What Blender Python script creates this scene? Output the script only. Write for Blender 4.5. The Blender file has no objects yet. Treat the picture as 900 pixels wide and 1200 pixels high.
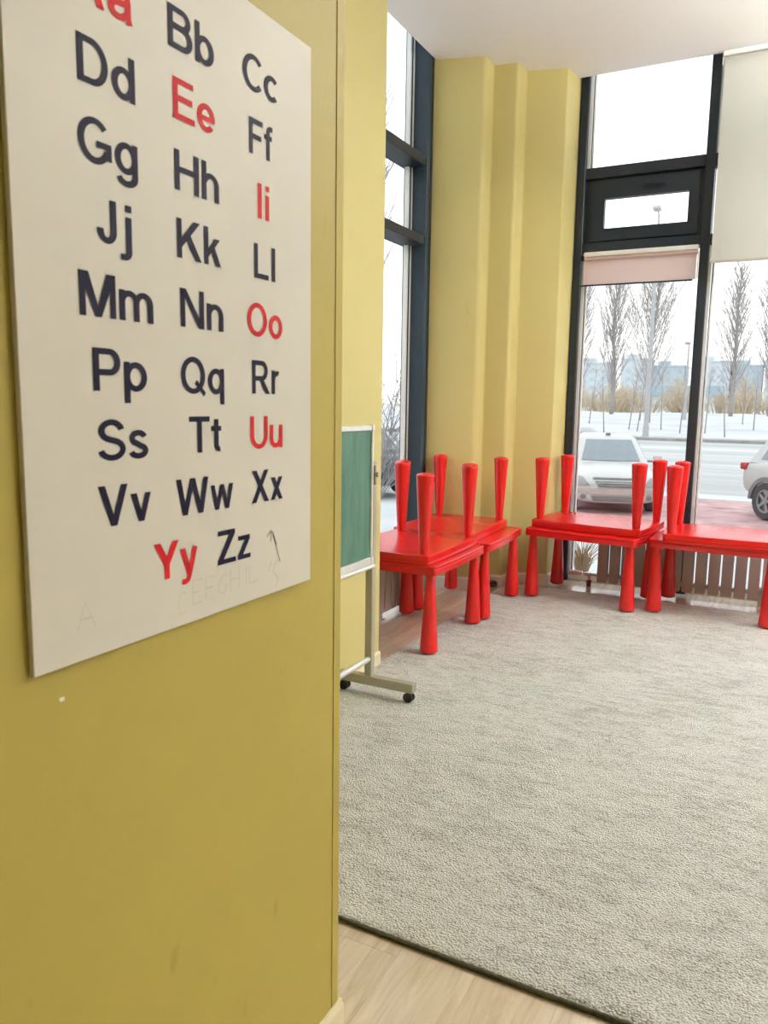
import bpy, bmesh, math, random
from mathutils import Vector, Matrix, Euler
from mathutils import noise as mnoise
from mathutils.bvhtree import BVHTree

random.seed(7)
S = bpy.context.scene
COL = S.collection
PI = math.pi

# ------------------------------------------------------------------ camera
CAM_H = 1.33
YAW, PITCH, ROLL = 0.4765, 0.1407, 0.0149
cd = bpy.data.cameras.new('camera')
cam = bpy.data.objects.new('camera', cd)
COL.objects.link(cam)
cd.sensor_fit = 'VERTICAL'
cd.sensor_height = 36.0
cd.sensor_width = 27.0
cd.lens = 907.8 / 1200.0 * 36.0
cd.clip_start = 0.02
cd.clip_end = 3000
fw = Vector((-math.sin(YAW) * math.cos(PITCH), math.cos(YAW) * math.cos(PITCH), -math.sin(PITCH)))
r0 = Vector((math.cos(YAW), math.sin(YAW), 0))
u0 = r0.cross(fw)
r1 = math.cos(ROLL) * r0 + math.sin(ROLL) * u0
u1 = -math.sin(ROLL) * r0 + math.cos(ROLL) * u0
M = Matrix((r1, u1, -fw)).transposed().to_4x4()
M.translation = Vector((0, 0, CAM_H))
cam.matrix_world = M
cd.dof.use_dof = True
cd.dof.focus_distance = 4.6
cd.dof.aperture_fstop = 11.0
S.camera = cam

# ------------------------------------------------------------------ view, world
S.view_settings.view_transform = 'Standard'
S.view_settings.look = 'None'
S.view_settings.gamma = 1.0
S.view_settings.use_curve_mapping = False
S.view_settings.exposure = 0.22
S.cycles.max_bounces = 10
S.cycles.diffuse_bounces = 6
S.cycles.transparent_max_bounces = 16
S.cycles.sample_clamp_indirect = 8.0

SKY_STRENGTH = 1.85
FILL_UP = 215.0  # power of the added fill lamps, upward and downward
FILL_DOWN = 9.0

w = bpy.data.worlds.new('world')
S.world = w
w.use_nodes = True
nt = w.node_tree
bg = nt.nodes['Background']
tc = nt.nodes.new('ShaderNodeTexCoord')
sx = nt.nodes.new('ShaderNodeSeparateXYZ')
rp = nt.nodes.new('ShaderNodeValToRGB')
nt.links.new(tc.outputs['Generated'], sx.inputs[0])
nt.links.new(sx.outputs['Z'], rp.inputs[0])
rp.color_ramp.elements[0].position = 0.0
rp.color_ramp.elements[0].color = (1.0, 0.985, 0.96, 1)
rp.color_ramp.elements[1].position = 0.5
rp.color_ramp.elements[1].color = (0.93, 0.97, 1.0, 1)
nt.links.new(rp.outputs[0], bg.inputs['Color'])
bg.inputs['Strength'].default_value = SKY_STRENGTH


def portal(name, loc, rot, sx_, sy_):
    """guides sampling of the daylight that comes through a window opening"""
    l = bpy.data.lights.new(name, 'AREA')
    l.shape = 'RECTANGLE'
    l.size, l.size_y = sx_, sy_
    l.cycles.is_portal = True
    o = bpy.data.objects.new(name, l)
    o.location = loc
    o.rotation_euler = rot
    COL.objects.link(o)


portal('window_portal', (1.75, 6.0, 1.95), (PI / 2, 0, PI), 6.6, 3.9)      # aims -Y
portal('window_portal', (-2.47, 4.2, 1.95), (0, -PI / 2, 0), 3.9, 1.7)     # aims +X


# ------------------------------------------------------------------ materials
def new_mat(name):
    m = bpy.data.materials.new(name)
    m.use_nodes = True
    n = m.node_tree
    return m, n, n.nodes['Principled BSDF']


def node(n, t, **kw):
    x = n.nodes.new(t)
    for k, v in kw.items():
        if hasattr(x, k):
            setattr(x, k, v)
        else:
            x.inputs[k].default_value = v
    return x


def mat(name, col, rough=0.5, metal=0.0, var=0.06, scale=6.0, bump=0.0, bscale=120.0, spec=0.5, coat=0.0, stretch=(1, 1, 1), detail=4):
    """principled with noise-driven colour variation and fine bump (object space)"""
    m, n, b = new_mat(name)
    tcn = node(n, 'ShaderNodeTexCoord')
    mp = node(n, 'ShaderNodeMapping')
    mp.inputs['Scale'].default_value = stretch
    n.links.new(tcn.outputs['Object'], mp.inputs[0])
    nz = node(n, 'ShaderNodeTexNoise', Scale=scale, Detail=detail, Roughness=0.6)
    n.links.new(mp.outputs[0], nz.inputs['Vector'])
    cr = node(n, 'ShaderNodeValToRGB')
    c = Vector(col)
    cr.color_ramp.elements[0].position = 0.3
    cr.color_ramp.elements[1].position = 0.7
    cr.color_ramp.elements[0].color = (*[max(0, x * (1 - var)) for x in c], 1)
    cr.color_ramp.elements[1].color = (*[min(1, x * (1 + var)) for x in c], 1)
    n.links.new(nz.outputs['Fac'], cr.inputs[0])
    n.links.new(cr.outputs[0], b.inputs['Base Color'])
    b.inputs['Roughness'].default_value = rough
    b.inputs['Metallic'].default_value = metal
    b.inputs['Specular IOR Level'].default_value = spec
    b.inputs['Coat Weight'].default_value = coat
    if bump > 0:
        nb = node(n, 'ShaderNodeTexNoise', Scale=bscale, Detail=3.0)
        n.links.new(mp.outputs[0], nb.inputs['Vector'])
        bp = node(n, 'ShaderNodeBump', Strength=bump, Distance=0.002)
        n.links.new(nb.outputs['Fac'], bp.inputs['Height'])
        n.links.new(bp.outputs[0], b.inputs['Normal'])
    return m


def srgb(r, g, b):
    f = lambda v: (v / 255 / 12.92) if v <= 10 else ((v / 255 + 0.055) / 1.055) ** 2.4
    return (f(r), f(g), f(b))


def wall_paint(name, col, smudge):
    m, n, b = new_mat(name)
    tcn = node(n, 'ShaderNodeTexCoord')
    nz = node(n, 'ShaderNodeTexNoise', Scale=1.6, Detail=5.0, Roughness=0.62)
    n.links.new(tcn.outputs['Object'], nz.inputs['Vector'])
    cr = node(n, 'ShaderNodeValToRGB')
    c = Vector(col)
    cr.color_ramp.elements[0].position = 0.32
    cr.color_ramp.elements[1].position = 0.62
    cr.color_ramp.elements[0].color = (*(c * (1 - smudge)), 1)
    cr.color_ramp.elements[1].color = (*c, 1)
    n.links.new(nz.outputs['Fac'], cr.inputs[0])
    # small scuffs
    mp = node(n, 'ShaderNodeMapping')
    mp.inputs['Scale'].default_value = (1, 1, 0.45)
    mp.inputs['Rotation'].default_value = (0.5, 0, 0)
    n.links.new(tcn.outputs['Object'], mp.inputs[0])
    n2 = node(n, 'ShaderNodeTexNoise', Scale=16.0, Detail=2.0)
    n.links.new(mp.outputs[0], n2.inputs['Vector'])
    c2 = node(n, 'ShaderNodeValToRGB')
    c2.color_ramp.elements[0].position = 0.69
    c2.color_ramp.elements[1].position = 0.76
    c2.color_ramp.elements[0].color = (1, 1, 1, 1)
    c2.color_ramp.elements[1].color = (0.87, 0.85, 0.8, 1)
    n.links.new(n2.outputs['Fac'], c2.inputs[0])
    mx = node(n, 'ShaderNodeMix', data_type='RGBA', blend_type='MULTIPLY')
    mx.inputs[0].default_value = 1.0 if smudge > 0.04 else 0.3
    n.links.new(cr.outputs[0], mx.inputs[6])
    n.links.new(c2.outputs[0], mx.inputs[7])
    n.links.new(mx.outputs[2], b.inputs['Base Color'])
    b.inputs['Roughness'].default_value = 0.55
    b.inputs['Specular IOR Level'].default_value = 0.35
    n3 = node(n, 'ShaderNodeTexNoise', Scale=170.0, Detail=2.0)
    n4 = node(n, 'ShaderNodeTexNoise', Scale=9.0, Detail=2.0)
    ad = node(n, 'ShaderNodeMath', operation='MULTIPLY_ADD')
    ad.inputs[1].default_value = 6.0
    n.links.new(tcn.outputs['Object'], n3.inputs['Vector'])
    n.links.new(tcn.outputs['Object'], n4.inputs['Vector'])
    n.links.new(n4.outputs['Fac'], ad.inputs[0])
    n.links.new(n3.outputs['Fac'], ad.inputs[2])
    bp = node(n, 'ShaderNodeBump', Strength=0.16, Distance=0.0015)
    n.links.new(ad.outputs[0], bp.inputs['Height'])
    n.links.new(bp.outputs[0], b.inputs['Normal'])
    return m


MT = {}
YELLOW_DIM = (0.392, 0.310, 0.065)          # near wall: its dimmer light is put into a deeper yellow
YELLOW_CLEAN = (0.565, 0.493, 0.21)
MT['wall'] = wall_paint('yellow_wall_paint_dim', YELLOW_DIM, 0.07)
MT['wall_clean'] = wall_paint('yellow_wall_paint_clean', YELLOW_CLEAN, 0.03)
MT['ceiling'] = mat('white_ceiling_paint', (0.88, 0.88, 0.875), 0.7, var=0.015, scale=1.5, bump=0.08, bscale=60)
MT['base'] = mat('cream_baseboard', (0.74, 0.66, 0.46), 0.4, var=0.04)
MT['base_white'] = mat('white_baseboard', (0.83, 0.80, 0.72), 0.4, var=0.04)
MT['frame'] = mat('anthracite_frame', (0.011, 0.017, 0.026), 0.42, var=0.12, spec=0.4)
MT['frame_blue'] = mat('blue_grey_frame', (0.020, 0.040, 0.058), 0.45, var=0.12, spec=0.35)
MT['spacer'] = mat('light_glazing_spacer', (0.80, 0.82, 0.83), 0.35, var=0.03)  # whitened: light caught by the glass edges is put into the colour
MT['dark_gasket'] = mat('dark_gasket', (0.03, 0.04, 0.05), 0.5)
MT['red'] = mat('red_plastic', (0.58, 0.008, 0.007), 0.25, var=0.03, scale=3, bump=0.03, bscale=200, spec=0.5)
MT['alu'] = mat('aluminium', (0.80, 0.795, 0.77), 0.38, metal=0.5, var=0.04, scale=30)
MT['post'] = mat('grey_enamel_post', (0.40, 0.38, 0.31), 0.4, metal=0.35, var=0.05)
MT['black'] = mat('black_plastic', (0.012, 0.012, 0.012), 0.4, var=0.1)
MT['radiator'] = mat('taupe_radiator_enamel', (0.42, 0.37, 0.35), 0.35, var=0.03)
MT['brass'] = mat('nickel_valve', (0.55, 0.50, 0.44), 0.3, metal=0.8)
MT['darkred'] = mat('dark_red_cap', (0.16, 0.02, 0.02), 0.4)
MT['poster'] = mat('poster_board', (0.69, 0.65, 0.585), 0.45, var=0.025, scale=5, spec=0.4)
MT['poster_edge'] = mat('poster_edge_foam', (0.80, 0.77, 0.72), 0.6, var=0.02)
MT['ink'] = mat('navy_print', (0.008, 0.006, 0.024), 0.6, var=0.08, spec=0.13)
MT['ink_red'] = mat('red_print', (0.46, 0.006, 0.008), 0.6, var=0.05, spec=0.15)
MT['pencil'] = mat('pencil_dark', (0.30, 0.27, 0.20), 0.6, var=0.2, scale=60)
MT['pencil_faint'] = mat('pencil_faint', (0.545, 0.505, 0.44), 0.6, var=0.1, scale=60)
MT['pen'] = mat('pen_mark', (0.08, 0.07, 0.06), 0.6)
MT['white_plastic'] = mat('white_plastic', (0.78, 0.77, 0.75), 0.35, var=0.02)
MT['binding'] = mat('olive_binding', (0.055, 0.05, 0.025), 0.9, var=0.3, scale=80, bump=0.6, bscale=200)
MT['lamp'] = None


def m_emit(name, col, s):
    m, n, b = new_mat(name)
    b.inputs['Emission Color'].default_value = (*col, 1)
    b.inputs['Emission Strength'].default_value = s
    b.inputs['Base Color'].default_value = (0.9, 0.9, 0.88, 1)
    return m


MT['lamp'] = m_emit('fill_diffuser', (1.0, 0.95, 0.87), 1.6)  # glow of the added fill lamp panels


def m_glass(name, tint, refl):
    m = bpy.data.materials.new(name)
    m.use_nodes = True
    n = m.node_tree
    n.nodes.remove(n.nodes['Principled BSDF'])
    out = n.nodes['Material Output']
    t = node(n, 'ShaderNodeBsdfTransparent')
    t.inputs[0].default_value = (*tint, 1)
    g = node(n, 'ShaderNodeBsdfGlossy', Roughness=0.01)
    g.inputs[0].default_value = (1, 1, 1, 1)
    f = node(n, 'ShaderNodeFresnel', IOR=refl)
    mx = node(n, 'ShaderNodeMixShader')
    geo = node(n, 'ShaderNodeNewGeometry')        # reflect on the outer faces only
    inv = node(n, 'ShaderNodeMath', operation='SUBTRACT')
    inv.inputs[0].default_value = 1.0
    n.links.new(geo.outputs['Backfacing'], inv.inputs[1])
    mu = node(n, 'ShaderNodeMath', operation='MULTIPLY')
    n.links.new(f.outputs[0], mu.inputs[0])
    n.links.new(inv.outputs[0], mu.inputs[1])
    n.links.new(mu.outputs[0], mx.inputs[0])
    n.links.new(t.outputs[0], mx.inputs[1])
    n.links.new(g.outputs[0], mx.inputs[2])
    n.links.new(mx.outputs[0], out.inputs[0])
    return m


MT['glass'] = m_glass('window_glass', (0.90, 0.92, 0.925), 1.3)
MT['glass_clear'] = m_glass('clear_vent_glass', (0.97, 0.98, 0.98), 1.3)
MT['car_glass'] = mat('car_glass', (0.191, 0.226, 0.244), 0.06, var=0.05, spec=0.8)


def m_fabric(name, col, trans, weave):
    """roller-blind cloth that lets part of the daylight through"""
    m, n, b = new_mat(name)
    out = n.nodes['Material Output']
    tcn = node(n, 'ShaderNodeTexCoord')
    mp = node(n, 'ShaderNodeMapping')
    mp.inputs['Scale'].default_value = (1, 1, 1)
    n.links.new(tcn.outputs['Object'], mp.inputs[0])
    wv = node(n, 'ShaderNodeTexWave', Scale=weave, Distortion=1.5)
    wv.bands_direction = 'X'
    w2 = node(n, 'ShaderNodeTexWave', Scale=weave, Distortion=1.5)
    w2.bands_direction = 'Z'
    n.links.new(mp.outputs[0], wv.inputs['Vector'])
    n.links.new(mp.outputs[0], w2.inputs['Vector'])
    mm = node(n, 'ShaderNodeMath', operation='MULTIPLY')
    n.links.new(wv.outputs['Fac'], mm.inputs[0])
    n.links.new(w2.outputs['Fac'], mm.inputs[1])
    cr = node(n, 'ShaderNodeValToRGB')
    cr.color_ramp.elements[0].color = (*(Vector(col) * 0.90), 1)
    cr.color_ramp.elements[1].color = (*col, 1)
    n.links.new(mm.outputs[0], cr.inputs[0])
    n.links.new(cr.outputs[0], b.inputs['Base Color'])
    b.inputs['Roughness'].default_value = 0.8
    tr = node(n, 'ShaderNodeBsdfTranslucent')
    n.links.new(cr.outputs[0], tr.inputs[0])
    mx = node(n, 'ShaderNodeMixShader')
    mx.inputs[0].default_value = trans
    n.links.new(b.outputs[0], mx.inputs[1])
    n.links.new(tr.outputs[0], mx.inputs[2])
    n.links.new(mx.outputs[0], out.inputs[0])
    return m


MT['blind'] = m_fabric('ivory_blind_cloth', (0.68, 0.675, 0.61), 0.34, 60)
MT['blind_pink'] = m_fabric('pink_blind_cloth', (0.74, 0.585, 0.55), 0.34, 26)


def m_wood():
    m, n, b = new_mat('pale_oak_laminate')
    tcn = node(n, 'ShaderNodeTexCoord')
    oi = node(n, 'ShaderNodeObjectInfo')
    ad = node(n, 'ShaderNodeVectorMath', operation='ADD')
    sc = node(n, 'ShaderNodeVectorMath', operation='SCALE')
    n.links.new(tcn.outputs['Object'], ad.inputs[0])
    cx = node(n, 'ShaderNodeCombineXYZ')
    n.links.new(oi.outputs['Random'], cx.inputs[0])
    n.links.new(oi.outputs['Random'], cx.inputs[1])
    n.links.new(cx.outputs[0], sc.inputs[0])
    sc.inputs['Scale'].default_value = 37.0
    n.links.new(sc.outputs[0], ad.inputs[1])
    mp = node(n, 'ShaderNodeMapping')
    mp.inputs['Scale'].default_value = (9.0, 0.8, 1.0)
    n.links.new(ad.outputs[0], mp.inputs[0])
    nz = node(n, 'ShaderNodeTexNoise', Scale=3.0, Detail=8.0, Roughness=0.65, Distortion=1.2)
    n.links.new(mp.outputs[0], nz.inputs['Vector'])
    cr = node(n, 'ShaderNodeValToRGB')
    cr.color_ramp.elements[0].position = 0.28
    cr.color_ramp.elements[0].color = (0.46, 0.365, 0.265, 1)
    cr.color_ramp.elements[1].position = 0.72
    cr.color_ramp.elements[1].color = (0.72, 0.63, 0.51, 1)
    n.links.new(nz.outputs['Fac'], cr.inputs[0])
    hs = node(n, 'ShaderNodeHueSaturation')
    mr = node(n, 'ShaderNodeMapRange')
    mr.inputs[3].default_value = 0.93
    mr.inputs[4].default_value = 1.06
    n.links.new(oi.outputs['Random'], mr.inputs[0])
    n.links.new(mr.outputs[0], hs.inputs['Value'])
    n.links.new(cr.outputs[0], hs.inputs['Color'])
    n.links.new(hs.outputs[0], b.inputs['Base Color'])
    b.inputs['Roughness'].default_value = 0.17
    b.inputs['Specular IOR Level'].default_value = 0.8
    bp = node(n, 'ShaderNodeBump', Strength=0.04, Distance=0.002)
    n.links.new(nz.outputs['Fac'], bp.inputs['Height'])
    n.links.new(bp.outputs[0], b.inputs['Normal'])
    return m


MT['wood'] = m_wood()


STAIN = (-0.965, 3.425, 0.013)


def m_carpet():
    m, n, b = new_mat('grey_beige_carpet_pile')
    tcn = node(n, 'ShaderNodeTexCoord')
    mp = node(n, 'ShaderNodeMapping')
    mp.inputs['Scale'].default_value = (0.55, 1.5, 1)
    mp.inputs['Rotation'].default_value = (0, 0, 0.35)
    n.links.new(tcn.outputs['Object'], mp.inputs[0])
    n1 = node(n, 'ShaderNodeTexNoise', Scale=15.0, Detail=7.0, Roughness=0.72, Distortion=0.5)
    n2 = node(n, 'ShaderNodeTexNoise', Scale=2.2, Detail=4.0)
    n3 = node(n, 'ShaderNodeTexNoise', Scale=115.0, Detail=3.0, Roughness=0.7)
    vo = node(n, 'ShaderNodeTexVoronoi', Scale=165.0)
    n.links.new(mp.outputs[0], n1.inputs['Vector'])
    n.links.new(tcn.outputs['Object'], n2.inputs['Vector'])
    n.links.new(mp.outputs[0], n3.inputs['Vector'])
    n.links.new(tcn.outputs['Object'], vo.inputs['Vector'])

    def acc(src, wgt, prev=None):
        a = node(n, 'ShaderNodeMath', operation='MULTIPLY_ADD')
        a.inputs[1].default_value = wgt
        a.inputs[2].default_value = 0.0
        n.links.new(src, a.inputs[0])
        if prev is not None:
            n.links.new(prev, a.inputs[2])
        return a.outputs[0]

    v = acc(n2.outputs['Fac'], 0.24)
    v = acc(n1.outputs['Fac'], 0.60, v)
    v = acc(n3.outputs['Fac'], 0.42, v)
    v = acc(vo.outputs['Distance'], -0.28, v)
    cr = node(n, 'ShaderNodeValToRGB')
    cr.color_ramp.elements[0].position = 0.31
    cr.color_ramp.elements[0].color = (0.47, 0.465, 0.425, 1)
    cr.color_ramp.elements[1].position = 0.525
    cr.color_ramp.elements[1].color = (0.93, 0.935, 0.91, 1)
    n.links.new(v, cr.inputs[0])
    # a faint turquoise paint stain in the pile
    sub = node(n, 'ShaderNodeVectorMath', operation='DISTANCE')
    sub.inputs[1].default_value = STAIN
    n.links.new(tcn.outputs['Object'], sub.inputs[0])
    mrs = node(n, 'ShaderNodeMapRange')
    for k_, q_ in ((1, 0.015), (2, 0.075), (3, 0.55), (4, 0.0)):
        mrs.inputs[k_].default_value = q_
    n.links.new(sub.outputs['Value'], mrs.inputs[0])
    ms = node(n, 'ShaderNodeMath', operation='MULTIPLY')
    n.links.new(mrs.outputs[0], ms.inputs[0])
    n.links.new(n1.outputs['Fac'], ms.inputs[1])
    mxs = node(n, 'ShaderNodeMix', data_type='RGBA', blend_type='MIX')
    mxs.inputs[7].default_value = (0.50, 0.78, 0.80, 1)
    n.links.new(ms.outputs[0], mxs.inputs[0])
    n.links.new(cr.outputs[0], mxs.inputs[6])
    n.links.new(mxs.outputs[2], b.inputs['Base Color'])
    b.inputs['Roughness'].default_value = 0.95
    b.inputs['Specular IOR Level'].default_value = 0.1
    b.inputs['Sheen Weight'].default_value = 0.25
    b1 = node(n, 'ShaderNodeBump', Strength=0.85, Distance=0.011)
    n.links.new(n3.outputs['Fac'], b1.inputs['Height'])
    b2 = node(n, 'ShaderNodeBump', Strength=1.0, Distance=0.008)
    b2.invert = True
    n.links.new(vo.outputs['Distance'], b2.inputs['Height'])
    n.links.new(b1.outputs[0], b2.inputs['Normal'])
    n.links.new(b2.outputs[0], b.inputs['Normal'])
    return m


MT['carpet'] = m_carpet()


def m_board():
    m, n, b = new_mat('green_chalkboard')
    tcn = node(n, 'ShaderNodeTexCoord')
    mp = node(n, 'ShaderNodeMapping')
    mp.inputs['Scale'].default_value = (1, 3.0, 0.7)
    mp.inputs['Rotation'].default_value = (0.25, 0, 0)
    n.links.new(tcn.outputs['Object'], mp.inputs[0])
    nz = node(n, 'ShaderNodeTexNoise', Scale=5.0, Detail=6.0, Roughness=0.65, Distortion=0.8)
    n.links.new(mp.outputs[0], nz.inputs['Vector'])
    cr = node(n, 'ShaderNodeValToRGB')
    cr.color_ramp.elements[0].position = 0.35
    cr.color_ramp.elements[0].color = (0.030, 0.105, 0.075, 1)
    cr.color_ramp.elements[1].position = 0.75
    cr.color_ramp.elements[1].color = (0.10, 0.20, 0.145, 1)
    n.links.new(nz.outputs['Fac'], cr.inputs[0])
    n.links.new(cr.outputs[0], b.inputs['Base Color'])
    b.inputs['Roughness'].default_value = 0.45
    return m


MT['board'] = m_board()

# outdoors
MT['snow'] = mat('trodden_snow', (0.557, 0.566, 0.583), 0.8, var=0.16, scale=0.35, bump=0.5, bscale=3, detail=8, stretch=(0.5, 1, 1))
MT['road'] = mat('glare_washed_road', (0.435, 0.431, 0.426), 0.85, var=0.22, scale=0.5, stretch=(0.05, 1, 1), detail=6)  # washed-out daylight glare put into a paler road colour
MT['kerb'] = mat('kerb_stone', (0.313, 0.304, 0.296), 0.8, var=0.2, scale=2)
MT['paving'] = mat('red_paving', (0.505, 0.313, 0.309), 0.75, var=0.38, scale=2.2, detail=9)
MT['bark'] = mat('glare_washed_bark', (0.313, 0.296, 0.287), 0.9, var=0.15, scale=3)  # bark paled: the overexposed outdoor glare is put into the colour
MT['twig'] = mat('glare_washed_twigs', (0.400, 0.365, 0.348), 0.9, var=0.1, scale=3)  # twigs paled the same way, glare put into the colour
MT['bush'] = mat('dry_bush', (0.574, 0.479, 0.357), 0.9, var=0.2, scale=1)  # tan lightened, washed-out distance haze put into it
MT['grass'] = mat('dry_grass', (0.34, 0.23, 0.13), 0.9, var=0.2, scale=20)
MT['building'] = mat('hazed_pale_facade', (0.539, 0.592, 0.622), 0.8, var=0.05, scale=0.05)  # distance haze put into the pale facade colours
MT['building_b'] = mat('hazed_blue_facade', (0.479, 0.552, 0.600), 0.8, var=0.05, scale=0.05)
MT['far_window'] = mat('hazed_window_glass', (0.426, 0.496, 0.548), 0.5)  # panes paled by the same painted-in haze
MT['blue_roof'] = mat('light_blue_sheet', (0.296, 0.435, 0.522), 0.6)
MT['lamp_post'] = mat('galvanised_lamp_post', (0.42, 0.42, 0.43), 0.5, var=0.1)
MT['car_white'] = mat('white_car_paint', (0.522, 0.509, 0.492), 0.2, var=0.03, scale=2, spec=0.5)
MT['car_dirty'] = mat('dirty_white_bumper', (0.435, 0.365, 0.335), 0.45, var=0.12, scale=3)
MT['car_grey'] = mat('grey_car_paint', (0.34, 0.34, 0.35), 0.3, var=0.03)
MT['car_blue'] = mat('dark_blue_car_paint', (0.035, 0.045, 0.075), 0.25, var=0.1)
MT['car_trim'] = mat('car_dark_trim', (0.20, 0.19, 0.19), 0.5, var=0.15)
MT['headlight'] = mat('headlight_lens', (0.27, 0.255, 0.25), 0.1, var=0.2, scale=12, spec=0.8)
MT['tail'] = mat('red_tail_light', (0.42, 0.04, 0.04), 0.2)
MT['tyre'] = mat('tyre_rubber', (0.07, 0.07, 0.072), 0.85, var=0.2)
MT['rim'] = mat('alloy_rim', (0.40, 0.40, 0.41), 0.3, metal=0.5)


# ------------------------------------------------------------------ mesh helpers
def BM():
    return bmesh.new()


def add_box(bm, lo, hi, bevel=0.0, mtx=None, seg=1):
    lo = Vector(lo)
    hi = Vector(hi)
    r = bmesh.ops.create_cube(bm, size=1.0)
    vs = r['verts']
    c = (lo + hi) / 2
    d = hi - lo
    for v in vs:
        v.co = Vector((v.co.x * d.x, v.co.y * d.y, v.co.z * d.z)) + c
    if bevel > 0:
        es = list({e for v in vs for e in v.link_edges})
        rb = bmesh.ops.bevel(bm, geom=es, offset=bevel, segments=seg, affect='EDGES', profile=0.6)
        vs = list({v for f in rb['faces'] for v in f.verts} | {v for v in vs if v.is_valid})
    if mtx is not None:
        for v in vs:
            v.co = mtx @ v.co
    return vs


def add_tube(bm, pts, rads, n=8, cap=True):
    """tube along a polyline; rads a float or one per point"""
    pts = [Vector(p) for p in pts]
    if not hasattr(rads, '__len__'):
        rads = [rads] * len(pts)
    rings = []
    ref = None
    for i, p in enumerate(pts):
        if i == 0:
            t = pts[1] - p
        elif i == len(pts) - 1:
            t = p - pts[i - 1]
        else:
            t = (pts[i + 1] - p).normalized() + (p - pts[i - 1]).normalized()
        if t.length < 1e-9:
            t = Vector((0, 0, 1))
        t.normalize()
        if ref is None:
            ref = Vector((1, 0, 0)) if abs(t.x) < 0.9 else Vector((0, 1, 0))
        a = ref - t * ref.dot(t)
        if a.length < 1e-6:
            a = t.orthogonal()
        a.normalize()
        ref = a
        b = t.cross(a)
        rings.append([bm.verts.new(p + (a * math.cos(2 * PI * k / n) + b * math.sin(2 * PI * k / n)) * rads[i]) for k in range(n)])
    for i in range(len(rings) - 1):
        for k in range(n):
            bm.faces.new((rings[i][k], rings[i][(k + 1) % n], rings[i + 1][(k + 1) % n], rings[i + 1][k]))
    if cap:
        bm.faces.new(list(reversed(rings[0])))
        bm.faces.new(rings[-1])


def add_lathe(bm, prof, n=24, mtx=None):
    """profile [(r,z)...] spun about Z"""
    rings = []
    for r, z in prof:
        if r < 1e-6:
            rings.append([bm.verts.new((0, 0, z))])
        else:
            rings.append([bm.verts.new((r * math.cos(2 * PI * k / n), r * math.sin(2 * PI * k / n), z)) for k in range(n)])
    for i in range(len(rings) - 1):
        a, b = rings[i], rings[i + 1]
        for k in range(n):
            k2 = (k + 1) % n
            if len(a) == 1 and len(b) == 1:
                continue
            if len(a) == 1:
                bm.faces.new((a[0], b[k2], b[k]))
            elif len(b) == 1:
                bm.faces.new((a[k], a[k2], b[0]))
            else:
                bm.faces.new((a[k], a[k2], b[k2], b[k]))
    if mtx is not None:
        for rg in rings:
            for v in rg:
                v.co = mtx @ v.co


def add_prism(bm, poly, z0, z1):
    """vertical prism over a counter-clockwise polygon"""
    a = [bm.verts.new((x, y, z0)) for x, y in poly]
    b = [bm.verts.new((x, y, z1)) for x, y in poly]
    n = len(poly)
    for i in range(n):
        bm.faces.new((a[i], a[(i + 1) % n], b[(i + 1) % n], b[i]))
    bm.faces.new(list(reversed(a)))
    bm.faces.new(b)
    return a, b


def obj(name, bm, m, parent=None, smooth=False, auto=None):
    bmesh.ops.recalc_face_normals(bm, faces=bm.faces)
    me = bpy.data.meshes.new(name)
    bm.to_mesh(me)
    bm.free()
    o = bpy.data.objects.new(name, me)
    COL.objects.link(o)
    if m is not None:
        me.materials.append(m)
    if smooth:
        for p in me.polygons:
            p.use_smooth = True
        if auto:
            me.set_sharp_from_angle(angle=math.radians(auto))
    if parent is not None:
        o.parent = parent
    return o


def thing(name, label, cat, loc=(0, 0, 0), rotz=0.0, group=None):
    o = bpy.data.objects.new(name, None)
    o.empty_display_size = 0.1
    COL.objects.link(o)
    o.location = loc
    o.rotation_euler = (0, 0, rotz)
    o['label'] = label
    o['category'] = cat
    if group:
        o['group'] = group
    return o


def struct(name, bm=None, m=None, loc=(0, 0, 0), **kw):
    if bm is None:
        o = bpy.data.objects.new(name, None)
        COL.objects.link(o)
        o.location = loc
    else:
        o = obj(name, bm, m, **kw)
    o['kind'] = 'structure'
    return o


def tag(o, label, cat, group=None):
    o['label'] = label
    o['category'] = cat
    if group:
        o['group'] = group
    return o


def copy_tree(o, parent=None):
    c = o.copy()
    COL.objects.link(c)
    if parent is not None:
        c.parent = parent
    for ch in list(o.children):
        copy_tree(ch, c)
    return c


def box_obj(name, lo, hi, m, parent=None, bevel=0.0, seg=1):
    bm = BM()
    add_box(bm, lo, hi, bevel, seg=seg)
    return obj(name, bm, m, parent)


# ------------------------------------------------------------------ room shell
CEIL = 3.60
WX = -0.755          # face of the near wall that carries the alphabet board
WEND = 1.283         # where that wall ends
PX = -1.757          # face of the wall piece beside the left window
bm = BM()
add_box(bm, (-3, -3.6, -0.08), (6.2, 6.06, -0.009))
floor = struct('floor', bm, MT['dark_gasket'])

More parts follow.
